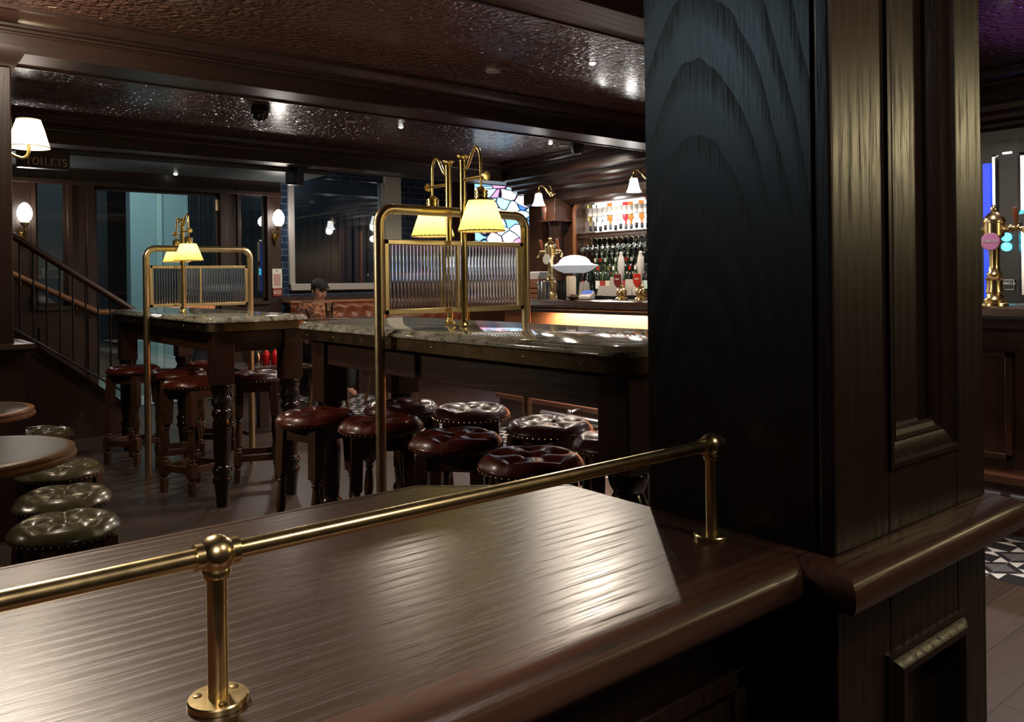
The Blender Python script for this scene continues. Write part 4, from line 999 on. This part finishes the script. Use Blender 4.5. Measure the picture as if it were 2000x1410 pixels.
# ================================================================== BAR COUNTER
BX, BZ = 4.15, 1.105
e = empty('bar_counter', (BX, 2, 0), label='long dark wooden bar counter with lit orange front panel', cat='bar counter')
y0, y1 = -4.0, 3.6
MB().prism([(0,BZ-.04),(.006,BZ-.008),(.02,BZ),(.62,BZ),(.62,BZ-.04)], y0, y1, 'y').build('countertop', M['barwy'], e, ang=30)
MB().prism([(.02,BZ-.04),(.03,BZ-.055),(.055,BZ-.06),(.06,BZ-.075),(.1,BZ-.085),(.11,BZ-.105),(.62,BZ-.105),(.62,BZ-.04)], y0, y1-.02, 'y').build('counter_cornice', M['barwy'], e, ang=20)
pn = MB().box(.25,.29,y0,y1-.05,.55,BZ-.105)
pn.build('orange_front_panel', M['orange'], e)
lo = MB().box(.22,.29,y0,y1-.05,.0,.55); 
lo.prism([(.22,.5),(.19,.51),(.185,.53),(.22,.56)], y0, y1-.05, 'y'); lo.prism([(.18,.25),(.18,.0),(.22,0),(.22,.25)], y0, y1-.05, 'y')
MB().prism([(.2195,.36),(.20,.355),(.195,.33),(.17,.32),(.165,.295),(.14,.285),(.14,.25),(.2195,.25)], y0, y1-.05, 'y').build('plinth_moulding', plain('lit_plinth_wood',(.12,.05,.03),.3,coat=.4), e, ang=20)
yy = -3.6
while yy < 2.9:
    for q in ((yy,yy+.6,.34,.36),(yy,yy+.6,.46,.48),(yy,yy+.02,.34,.48),(yy+.58,yy+.6,.34,.48)): lo.box(.208,.222,q[0],q[1],q[2],q[3])
    yy += .75
lo.build('lower_panel', M['barw'], e, bevel=.003)
MB().box(.29,.55,y0,y1-.06,0,BZ-.105).build('carcass', M['barw'], e)
# panelled return at the right part of the bar (seen past the near pillar)
rp = MB().box(.17,.25,y0,.05,.3,BZ-.105)
ya, yb = atX(1922,800,4.3).y-2, atX(1976,800,4.3).y-2
zt2, zb2 = atX(1950,686,4.3).z, atX(1950,897,4.3).z
for k_ in range(4):
    o_ = -k_*.62
    for q in ((yb+o_,yb+.03+o_,zb2,zt2),(yb+o_,yb+.45+o_,zt2-.03,zt2),(yb+o_,yb+.45+o_,zb2,zb2+.03),(yb+.42+o_,yb+.45+o_,zb2,zt2)): rp.box(.15,.172,q[0],q[1],q[2],q[3])
rp.build('right_panelling', M['barw'], e, bevel=.004)
f = empty('foot_rail', (BX+.02, 1.5, .212), label='brushed metal foot rail along the base of the bar', cat='foot rail')
MB().tube([(0,-3.5,0),(0,3.3,0)], .032, 20).build('tube', M['steel'], f)
rj = MB(); 
for yy in (-1.2,.0,-.12+.02,1.4): rj.lathe([(.034,-.02),(.034,.02)], (0,yy,0), 20, 'y')
rj.build('joint_sleeves', M['chrome'], f)
for yy in (-1.0,.25,1.7,3.0):
    MB().tube([(.0,yy,.0),(.03,yy,.04),(.08,yy,.05),(.116,yy,.05)], .018, 12).sphere((0.01,yy,.042), .022, 12, 8).build('bracket', M['steel'], f)
# ---------------------------------------------------------------- back bar
XB = 6.6
e = empty('back_bar', (XB, 6.4, 0), label='dark wooden back bar with lit arched bottle recess', cat='back bar')
W = lambda m, x0,x1,ya,yb,za,zb: m.box(x0-XB,x1-XB,ya-6.4,yb-6.4,za,zb)
yA, yB = 5.80, 6.97; zA = 2.165; zC_ = .98
m = MB(); W(m,XB,XB+.4,yA-.28,yA,0,2.2); W(m,XB,XB+.4,yB,yB+.12,0,2.2); W(m,XB,XB+.4,yA,yB,zA,2.2); W(m,XB-.25,XB+.4,yA-.3,yB+.1,0,zC_)
W(m,XB+.05,XB+.4,yB+.12,7.7,0,2.2); W(m,XB-.06,XB+.1,7.5,7.74,0,2.3)
r = .13
for cy_, s in ((yA,1),(yB,-1)):
    arc = [(cy_-6.4, zA)] + [(cy_+s*(r-r*math.cos(a))-6.4, zA-r+r*math.sin(a)) for a in [PI/2*i/10 for i in range(10,-1,-1)]]
    m.prism([(q[0],q[1]) for q in arc], 0, .1, 'x')
m.build('carcass', M['barw'], e)
path = [(-.012,yA-6.4,zC_)]+[(-.012,yA+r-r*math.cos(a)-6.4,zA-r+r*math.sin(a)) for a in [PI/2*i/10 for i in range(11)]]+[(-.012,yB-r+r*math.sin(a)-6.4,zA-r+r*math.cos(a)) for a in [PI/2*i/10 for i in range(11)]]+[(-.012,yB-6.4,zC_)]
MB().tube(path, .026, 10).build('arch_moulding', plain('arch_oak', (.2,.075,.03), .3), e, ang=80)
m = MB(); W(m,XB+.36,XB+.39,yA,yB,zC_,1.8); m.build('mirror_back', plain('smoky_mirror', (.12,.13,.12), .08, 1), e)
m = MB(); W(m,XB+.33,XB+.36,yA,yB,1.81,zA); m.build('backlight', M['led'], e)
m = MB(); W(m,XB+.04,XB+.36,yA,yB,1.783,1.80); m.build('upper_shelf', M['barwy'], e, bevel=.003)
m = MB(); W(m,XB+.02,XB+.14,yA,yB,zC_,1.10); W(m,XB+.14,XB+.25,yA,yB,zC_,1.20); W(m,XB+.25,XB+.36,yA,yB,zC_,1.29); m.build('bottle_steps', M['barw'], e)
# column, corbel and base left of the arch
colY = atX(1086,480,XB-.15).y
m = MB().lathe([(.09,1.0),(.085,1.02),(.075,1.05),(.075,1.9),(.085,1.93),(.09,1.95)], (-.15,colY-6.4,0), 28); m.build('column', M['col'], e)
m = MB(); W(m,XB-.27,XB+.02,colY-.12,colY+.12,1.96,2.21); W(m,XB-.29,XB+.02,colY-.14,colY+.14,1.94,1.965); m.build('corbel', M['barw'], e, bevel=.006)
m = MB().lathe([(.012,1.95),(.03,1.99),(.028,2.04),(.04,2.08),(.035,2.12),(.015,2.15)], (-.285,colY+.03-6.4,0), 12, fn=lambda a,h: 1+.25*math.sin(5*a+h*60)); m.build('carved_ornament', plain('carved_oak', (.12,.04,.02), .3), e)
# right end of the back bar seen past the near pillar
XR = 6.2
g = empty('bar_cooler', (XR, atX(1960,500,XR).y, 0), label='black fridge front with mirrors and cyan lights behind the right beer font', cat='fridge')
gy = g.location.y
Yr = lambda x, y=450: atX(x,y,XR).y-gy
Zr = lambda y, x=1960: atX(x,y,XR).z
MB().box(.03,.4,-1.6,1.0,0,Zr(283)).build('cabinet', M['black'], g)
for xa, xb, nm in ((1935,1949,0),(1986,2014,1)):
    for za, zb in ((300,420),(437,583)) if nm else ((300,583),):
        a_, b2, c_, d_ = Yr(xb), Yr(xa), Zr(zb), Zr(za); q = min(.035,(b2-a_)*.3)
        mm = MB().add([(.03,a_,c_),(.03,b2,c_),(.03,b2,d_),(.03,a_,d_),(.0,a_+q,c_+q),(.0,b2-q,c_+q),(.0,b2-q,d_-q),(.0,a_+q,d_-q)], [(0,1,5,4),(1,2,6,5),(2,3,7,6),(3,0,4,7),(4,5,6,7)])
        mm.build('bevelled_mirror', M['mirror'], g, smooth=False)
MB().box(-.01,.03,Yr(1936),Yr(1922),Zr(585),Zr(316)).build('blue_lit_door', M['cool'], g)
for yy in (463,482): MB().lathe([(.001,-.012),(.022,-.01),(.03,0),(.03,.03)], (0,Yr(1964),Zr(yy)), 20, 'x').build('cyan_light', M['cyan'], g)
MB().box(.015,.03,Yr(1975),Yr(1958),Zr(300),Zr(297)).build('white_strip_light', M['spot'], g)
MB().box(.015,.031,Yr(1978),Yr(1956),Zr(566),Zr(546)).build('label_plate', M['steel'], g)
MB().box(.012,.02,Yr(1977),Yr(1957),Zr(564.5),Zr(547.5)).build('label_face', M['black'], g)
text('PANELA', .02, 'label_lettering', M['white'], g, (.0115,Yr(1967),Zr(553)), serif=False, rot=(0,0,-PI/2), t=.001)
# mirror panel wall + counter clutter behind: lower back shelf
struct('wall_bar_lower', MB().box(6.35,6.55,-2.5,5.5,0,2.2), M['barw'], 'dark wood back wall of the bar, right part', 'wall')
# ---------------------------------------------------------------- bell sconces
def bell(x, y, XX, label):
    p = atX(x, y, XX)
    e = empty('bell_sconce', tuple(p), label=label, cat='wall lamp', group='bell shaded bar sconces')
    MB().lathe([(.03,.075),(.04,.06),(.046,.02),(.058,-.03),(.078,-.068),(.076,-.068),(.055,-.03),(.043,.02),(.03,.06)], n=32, cap=False).build('bell_shade', M['opal'], e)
    MB().lathe([(.012,.115),(.02,.1),(.032,.085),(.033,.072)], n=20).build('cup', M['gold'], e)
    MB().tube([(0,0,.11),(.005,-.0,.15),(.03,-.02,.165),(.06,-.05,.13),(.09,-.075,.08),(.13,-.09,.06),(.17,-.09,.08)], [.008,.009,.01,.012,.016,.022,.016], 12).sphere((.12,-.09,.07), .035, 14, 10, (1,.7,1.25)).tube([(.12,-.09,.11),(.11,-.085,.15),(.085,-.075,.155)], .007, 8).build('swan_arm', M['gold'], e, ang=80)
    return p
bs1 = bell(1052,390,6.12,'bell shaded sconce at the left corner of the back bar')
bs2 = bell(1238,362,6.12,'bell shaded sconce over the arch, nearer the big pillar')
MB_ = None
# ================================================================== BOTTLES AND GLASSES IN THE RECESS
rnd = random.Random(4)
def spirit(kind):
    m = MB(); m.mi = 0
    m.lathe([(.036,.30),(.038,.29),(.038,.13),(.03,.105),(.014,.085),(.013,.045)], n=16)
    m.mi = 1; m.lathe([(.016,.05),(.02,.045),(.02,.0),(.012,-.012)], n=12); m.mi = 2; m.lathe([(.0385,.26),(.0385,.16)], n=16, cap=False)
    return m
kinds = [('amber_spirit',M['amberb']),('clear_spirit',M['clearb']),('red_spirit',plain('red_spirit_bottle',(.6,.06,.08),.05,trans=.6)),('pale_spirit',plain('straw_spirit_bottle',(.75,.6,.2),.05,trans=.8))]
protos = {}
N_ = 14
for i in range(N_):
    k_ = rnd.choice([0,1,1,1,2,3]) ; y_ = yA+.06+(yB-yA-.12)*i/(N_-1)
    if k_ not in protos:
        o = spirit(k_).build('spirit_bottle', [kinds[k_][1], M['iron'] if k_ % 2 else plain('optic_measure',(.1,.1,.11),.2), M['white']]); protos[k_] = o
    else: o = protos[k_].copy(); COL.objects.link(o)
    o.location = (XB+.2, y_, 1.83+rnd.uniform(-.005,.012))
    colr = ['amber','clear','red','straw coloured'][k_]
    tag(o, 'upside down %s spirit bottle on its measure in the lit upper row' % colr, 'bottle', 'upside down %s spirit bottles in the lit row' % colr)
g0 = None
def wineglass():
    m = MB(); m.lathe([(.033,.0),(.033,-.002),(.006,-.008),(.004,-.02),(.004,-.08),(.012,-.09),(.03,-.11),(.038,-.14),(.036,-.17),(.031,-.19),(.030,-.19),(.035,-.17),(.0365,-.14),(.028,-.112),(.006,-.094)], n=18, cap=False); return m
for row, X_ in enumerate((XB+.06,XB+.14,XB+.23)):
    for i in range(14):
        if g0 is None: g0 = wineglass().build('wine_glass', M['ware']); o = g0
        else: o = g0.copy(); COL.objects.link(o)
        o.location = (X_, yA+.05+(yB-yA-.1)*i/13, 1.745-.002*row)
        rl = ('front','middle','back')[row]
        tag(o, 'clear wine glass hanging upside down in the %s row under the bottle shelf' % rl, 'wine glass', 'wine glasses hanging in the %s row' % rl)
e = empty('glass_rack', (XB+.15,(yA+yB)/2,1.775), label='rack of rails holding the hanging wine glasses', cat='rack')
for X_ in (-.09,0,.085):
    for d_ in (-.025,.025): MB().box(X_+d_-.006,X_+d_+.006,-(yB-yA)/2+.01,(yB-yA)/2-.01,-.033,-.0008).build('rail', M['barwy'], e)
def winebottle(mats):
    m = MB(); m.lathe([(.034,0),(.037,.006),(.037,.19),(.03,.215),(.015,.24),(.014,.3)], n=16)
    m.mi = 1; m.lathe([(.0375,.05),(.0375,.14)], n=16, cap=False); m.mi = 2; m.lathe([(.0155,.26),(.0155,.303),(.004,.304)], n=12); return m.build('wine_bottle', mats)
lab = [M['white'], plain('cream_label',(.6,.55,.42),.6), plain('red_label',(.35,.03,.03),.5), plain('pale_green_label',(.45,.6,.5),.6)]
glassm = [M['wine'], plain('green_bottle_glass',(.018,.04,.012),.06,coat=.5), plain('black_bottle_glass',(.008,.006,.008),.06,coat=.5)]
wp = {}
for row, (X_, z_) in enumerate(((XB+.075,1.10),(XB+.195,1.20),(XB+.305,1.29))):
    for i in range(14):
        key = (rnd.randrange(3), rnd.randrange(4))
        if key not in wp: o = winebottle([glassm[key[0]], lab[key[1]], rnd.choice([M['red'],M['iron'],M['white'],M['gold']])]); wp[key] = o
        else: o = wp[key].copy(); COL.objects.link(o)
        o.location = (X_, yA+.045+(yB-yA-.09)*i/13, z_+.0005)
        d1 = ('lower front','middle','upper rear')[row]; d2 = ('white','cream','red','pale green')[key[1]]; d3 = ('dark green','green','black')[key[0]]
        tag(o, '%s wine bottle with %s label on the %s step of the recess' % (d3,d2,d1), 'wine bottle', '%s bottles with %s labels, %s step' % (d3,d2,d1))
# ================================================================== ON THE BAR COUNTER
def lab_font(p, label, sc, badge, name='beer_font'):
    e = empty(name, p, 0, label=label, cat='beer font', group='brass column beer fonts')
    MB().lathe([(.062,.001),(.06,.012),(.045,.02),(.05,.03),(.038,.042),(.034,.06),(.04,.068),(.036,.09),(.036,.125),(.044,.132),(.03,.145),(.036,.155),(.026,.17),(.022,.2),(.024,.26),(.026,.31),(.03,.33)], n=28).build('column', M['brass'], e)
    MB().lathe([(.03,.33),(.046,.345),(.046,.405),(.05,.41),(.05,.42),(.042,.435),(.024,.455),(.012,.462),(.016,.475),(.012,.488),(.003,.496)], n=28).build('head', M['brass'], e)
    for s in (-1,1):
        MB().tube([(0,s*.045,.375),(0,s*.075,.375),(0,s*.1,.378),(0,s*.125,.372),(0,s*.14,.352),(-.012,s*.143,.33)], [.014,.017,.01,.011,.009,.008], 12).sphere((0,s*.07,.375), .02, 12, 8).sphere((0,s*.105,.377), .016, 12, 8).build('tap', M['brass'], e)
        MB().tube([(0,s*.1,.39),(-.012,s*.1,.44),(-.02,s*.1,.475)], [.006,.012,.009], 10).build('tap_handle', plain('wood_tap_handle', (.3,.09,.045), .35), e)
    MB().lathe([(.04,-.012),(.043,-.008),(.043,0)], (-.035,0,.315), 32, 'x').build('badge', badge, e)
    MB().lathe([(.043,-.0085),(.0445,-.0085),(.0445,.0),(.043,0),(.043,-.0085)], (-.0355,0,.315), 32, 'x', cap=False).build('badge_rim', M['chrome'], e)
    e.scale = (sc,sc,sc); return e
def on(x, y, X=BX+.3): 
    p = atX(x, y, X); return Vector((X, p.y, BZ))
p = on(1076,583,BX+.28); lab_font(p, 'brass beer font with round pale badge at the left end of the bar', 1.02, plain('pale_badge',(.6,.6,.55),.3))
p = on(1943,583,BX+.2); fr_ = lab_font(p, 'brass beer font with pink round badge at the right edge', 1.0, plain('pink_badge',(.72,.25,.58),.35))
text('PANELA', .0155, 'badge_lettering', M['white'], fr_, (-.0482,0,.317), serif=False, rot=(0,.0,-PI/2), t=.0008, w=.2)
# shaded lamp
p = on(1123,583,BX+.34); zz = lambda y: atX(1123,y,BX+.34).z-BZ
e = empty('bar_lamp', tuple(p), label='lit white dome shaded lamp standing on the bar', cat='lamp')
MB().lathe([(.06,.001),(.058,.012),(.02,.02),(.012,.04),(.011,zz(520))], n=24).build('stand', M['steel'], e)
hR = abs(atX(1088,520,BX+.34).y-atX(1158,520,BX+.34).y)/2*.92
MB().lathe([(hR*.45,zz(533)),(hR*.7,zz(528.5)),(hR*.93,zz(521)),(hR,zz(519)),(hR*.98,zz(517.5)),(hR*.8,zz(516)),(hR*.68,zz(513)),(hR*.6,zz(507)),(hR*.46,zz(502)),(hR*.24,zz(499)),(.004,zz(498))], n=40).build('dome_shade', M['opal2'], e)
# hand pumps
def pump(x, clipcol, label, top=500):
    p = on(x,584,BX+.25); e = empty('hand_pump', tuple(p), label=label, cat='hand pump', group='white handled hand pumps')
    MB().lathe([(.05,.001),(.048,.012),(.03,.02),(.034,.03),(.042,.05),(.036,.075),(.022,.088),(.026,.1),(.012,.112)], n=24).build('base', M['brass'], e)
    MB().lathe([(.007,.1),(.008,.14),(.018,.17),(.024,.22),(.026,.27),(.02,.31),(.011,.335),(.014,.345),(.006,.355)], n=20).build('handle', plain('white_ceramic',(.75,.74,.72),.2), e)
    MB().prism([(-.034,.19),(.034,.19),(.036,.13),(.02,.1),(0,.088),(-.02,.1),(-.036,.13)], -.045, -.038, 'x').build('pump_clip', plain('pump_clip_'+clipcol[0], clipcol[1], .35), e, bevel=.002)
    MB().box(-.0462,-.0448,-.02,.02,.148,.158).build('clip_band', M['cardb'], e)
    return e
pump(1214,('maroon',(.16,.02,.02)),'hand pump with maroon shield clip'); pump(1252,('red',(.5,.03,.015)),'hand pump with bright red shield clip next to the big pillar')
def thing(name, mb, mat, x, y, X, label, cat, group=None, rz=0, bevel=0):
    p = on(x,y,X); o = mb.build(name, mat, loc=(p.x,p.y,BZ+.0005), bevel=bevel); o.rotation_euler = (0,0,rz); return tag(o, label, cat, group)
p = on(1056,580,BX+.4); e = empty('wooden_crate', tuple(p), label='wooden crate of napkins at the left end of the bar', cat='crate')
c_ = MB()
for k_ in range(4): c_.box(-.1,-.088,-.09,.09,.004+k_*.042,.036+k_*.042).box(.088,.1,-.09,.09,.004+k_*.042,.036+k_*.042).box(-.088,.088,-.09,-.078,.004+k_*.042,.036+k_*.042).box(-.088,.088,.078,.09,.004+k_*.042,.036+k_*.042)
for a_ in (-.087,.075):
    for b2 in (-.077,.065): c_.box(a_,a_+.012,b2,b2+.012,.001,.165)
c_.box(-.088,.088,-.078,.078,.001,.006); c_.build('slats', plain('crate_wood',(.22,.085,.035),.5), e)
MB().box(-.07,.07,-.062,.062,.007,.225).build('napkin_stack', plain('napkins',(.5,.48,.5),.8), e, bevel=.012)
thing('metal_canister', MB().lathe([(.05,0),(.052,.14),(.05,.145)], n=24), M['steel'], 1062,583,BX+.12,'brushed metal canister beside the napkin crate','canister')
thing('black_jug', MB().lathe([(.036,0),(.04,.02),(.045,.09),(.036,.13),(.04,.145)], n=24), M['black'], 1098,583,BX+.14,'black glossy jug right of the left beer font','jug')
thing('glass_tumbler', MB().lathe([(.03,0),(.036,.13),(.034,.13),(.028,.01)], n=20), M['ware'], 1104,583,BX+.215,'empty clear tumbler beside the black jug','tumbler')
tr = thing('towel_roll', MB().lathe([(.034,0),(.036,.01),(.036,.17),(.032,.18)], n=24, fn=lambda a,h: 1+.06*math.sin(9*a)), plain('cream_towel',(.6,.52,.42),.8), 1116,583,BX+.10,'cream cloth roll standing below the dome lamp','roll')
p = on(1146,584,BX+.15); e = empty('card_terminal', tuple(p), .6, label='white card terminal with blue screen on the bar', cat='card terminal')
MB().prism([(-.1,.001),(.1,.001),(.1,.05),(.07,.062),(-.1,.03)], -.045, .045, 'y').build('body', plain('pale_plastic',(.55,.5,.47),.35), e, bevel=.008)
MB().prism([(-.02,.047),(.085,.064),(.085,.068),(-.02,.051)], -.038, .038, 'y').build('screen', plain('lit_blue_screen',(.05,.1,.35),.2,emit=(.12,.25,.8),es=.5), e)
thing('leather_purse', MB().sphere((0,0,.022), .042, 20, 12, (1,1.2,.5)), plain('brown_leather',(.05,.02,.018),.35), 1119,586,BX+.05,'dark brown leather pouch left of the card terminal','pouch')
thing('drip_tray', MB().box(-.09,.09,-.15,.15,0,.026), M['black'], 1186,586,BX+.40,'long black drip tray left of the hand pumps','drip tray', bevel=.004)
thing('drip_tray', MB().box(-.07,.07,-.09,.09,0,.03), M['black'], 1234,585,BX+.46,'short black tray between the two hand pumps','drip tray', bevel=.004)
for i,(x,h_,w_) in enumerate(((1137,.13,.05),(1146,.13,.05),(1175,.1,.07),(1187,.1,.06),(1199,.17,.07),(1229,.15,.07),(1243,.15,.05))):
    xx = BX+.52; p = on(x,560,xx)
    o = MB().prism([(-.02,0),(.02,0),(.004,h_),(-.004,h_)], -w_/2, w_/2, 'y').build('menu_card', plain('menu_card_white',(.62,.58,.52),.6), loc=(xx,p.y,BZ+.0005))
    tag(o, ('cream','cream','small white','small white','tall white','wide white','narrow white')[i]+' folded card on the bar, '+('leftmost behind the dome lamp','second behind the dome lamp','left of two by the drip tray','right of two by the drip tray','beside the maroon pump clip','between the hand pumps','beside the red pump clip')[i], 'menu card', 'folded cards at the back of the bar')
for i, x in enumerate((1127,1155)):
    thing('dark_bottle', MB().lathe([(.034,0),(.036,.01),(.036,.17),(.014,.22),(.013,.27)], n=18), M['wine'], x, 580, BX+.57, ('dark bottle behind the cloth roll','dark bottle behind the card terminal')[i],'bottle','dark bottles at the back of the counter')
# ================================================================== LIGHTS
WARM, NEUT, COOL = (1,.70,.36), (1,.9,.8), (.62,.9,1)
def point(name, loc, w, col, r=.03):
    l = bpy.data.lights.new(name, 'POINT'); l.energy = w; l.color = col; l.shadow_soft_size = r
    o = bpy.data.objects.new(name, l); o.location = loc; COL.objects.link(o); return o
def area(name, loc, target, w, col, sx, sy, rot=None):
    l = bpy.data.lights.new(name, 'AREA'); l.energy = w; l.color = col; l.shape = 'RECTANGLE'; l.size = sx; l.size_y = sy
    o = bpy.data.objects.new(name, l); o.location = loc; COL.objects.link(o)
    d = Vector(target)-Vector(loc); o.rotation_euler = rot if rot else d.to_track_quat('-Z','Y').to_euler(); return o
def spotl(name, loc, target, w, col, ang=70, blend=.6, r=.03):
    l = bpy.data.lights.new(name, 'SPOT'); l.energy = w; l.color = col; l.spot_size = math.radians(ang); l.spot_blend = blend; l.shadow_soft_size = r
    o = bpy.data.objects.new(name, l); o.location = loc; COL.objects.link(o)
    d = Vector(target)-Vector(loc); o.rotation_euler = d.to_track_quat('-Z','Y').to_euler(); return o
for i, q in enumerate(((1.955,2.61,1.515),(1.99,3.017,1.515),(1.668,5.38,1.47),(1.715,5.795,1.47))): point('lamp_bulb_light', q, 2.1, (1,.88,.62), .022)
point('wall_lamp_light', wl+Vector((0,0,-.02)), 16, (1,.82,.55), .04)
point('sconce_light', (sc1.x, YV-.2, sc1.z), 11, (1,.9,.8), .06)
point('sconce_light', (sc2.x, YV-.2, sc2.z), 11, (1,.9,.8), .06)
for b in (bs1, bs2): point('bar_sconce_light', (b.x-.02, b.y, b.z-.1), 4, (1,.95,.9), .05)
for q in sp[:3]: spotl('downlight', q+Vector((0,0,-.05)), q+Vector((0,0,-2)), 110, (1,.85,.68), 168, .5, .03)
# lights out of view: lamps inferred from highlights, and fills added to brighten
point('room_lamp_left', (.43,4.0,2.5), 40, (1,.88,.72), .1)
spotl('room_lamp_viewer', (-.2,-.6,2.2), (.3,.68,.85), 60, (1,.86,.76), 30, .8, .12)
spotl('shaded_pendant', (.31,2.32,2.2), (-.05,1.1,.85), 115, (1,.84,.66), 58, .6, .16)  # unseen spot added to brighten the worktop's left end, cone kept off the pillar
spotl('room_downlight_right', (2.9,.6,2.6), (2.8,.8,0), 240, (1,.86,.74), 60, .6, .06)  # added spot without a fitting, brightens the floor right of the pillar
spotl('room_lamp_left', (-1.2,4.3,1.9), (1.6,3.4,.9), 90, (1,.86,.66), 52, .7, .13)  # spot added out of view to lift the granite edges and stools
spotl('bar_font_light', (3.75,1.5,2.6), (4.3,1.5,1.2), 45, (1,.92,.85), 75, .6, .03)  # added to brighten the pink badge and the tiles below
spotl('room_lamp_overhead', (1.2,-.4,2.3), (.95,.65,.85), 28, (1,.87,.74), 85, .8, .14)
spotl('room_lamp_side', (-1.2,2.4,2.35), (1.1,.95,1.68), 23, (.6,.85,1), 28, 1.0, .2)  # added narrow cool spot, shapes the fade down the pillar's left face
point('room_lamp_right', (3.6,-.5,1.85), 26, (1,.82,.45), .1)
# led strips of the bar
area('counter_led', (BX+.14, 3.75, BZ-.112), None or (0,0,0), 34, (1,.78,.66), .04, 2.3, rot=(0,math.radians(-20),0))
area('recess_led', (XB+.2,(yA+yB)/2,1.76), (0,0,0), 10, (1,.93,.75), .1, 1.0, rot=(0,0,0))
point('recess_glow', (XB-.12,(yA+yB)/2,1.95), 6, (1,.95,.88), .05)
for yy in (1.6,3.6,5.6): spotl('bar_downlight', (5.3,yy,2.6), (5.1,yy,0), 75, (1,.93,.86), 130, .7, .03)
spotl('purple_light', (5.0,1.3,1.7), (5.1,1.2,2.65), 40, (.33,.16,1), 100, .6, .05)
# outside
area('street_lamp', (2.3,9.7,3.3), (2.5,11,.8), 26, (.75,.93,1), .8, .4)
point('window_street_light', (5.2,9.9,2.9), 14, (.6,.8,1), .2)  # added so the fluted cladding shows through the big window
area('street_glow', (2.4,9.5,3.0), (2.4,9.6,0), 26, (.75,.95,1), 1.2, .4)
wd = bpy.data.worlds.new('night'); sc.world = wd; wd.use_nodes = True
wd.node_tree.nodes['Background'].inputs[0].default_value = (.5,.6,.8,1); wd.node_tree.nodes['Background'].inputs[1].default_value = .004
# ================================================================== CAMERA
cam = bpy.data.cameras.new('camera'); co = bpy.data.objects.new('camera', cam); COL.objects.link(co); sc.camera = co
cam.sensor_width = 36; cam.sensor_fit = 'HORIZONTAL'; cam.lens = FP/2000*36; cam.shift_y = -(705-CYP)/2000; cam.clip_start = .02
F = Vector((cT,sT,0)); R0 = Vector((sT,-cT,0)); U = Vector((0,0,1))
cx_ = R0*cr - U*sr; cy_ = U*cr + R0*sr
co.matrix_world = Matrix(((cx_.x,cy_.x,-F.x,0),(cx_.y,cy_.y,-F.y,0),(cx_.z,cy_.z,-F.z,CAMH),(0,0,0,1)))
vs_ = sc.view_settings; vs_.view_transform = 'Standard'; vs_.look = 'None'; vs_.gamma = 1; vs_.use_curve_mapping = False; vs_.exposure = 0.0
sc.cycles.use_denoising = True; sc.cycles.max_bounces = 10; sc.cycles.transmission_bounces = 12; sc.cycles.transparent_max_bounces = 16
sc.cycles.sample_clamp_indirect = 4; sc.cycles.caustics_reflective = False; sc.cycles.caustics_refractive = False
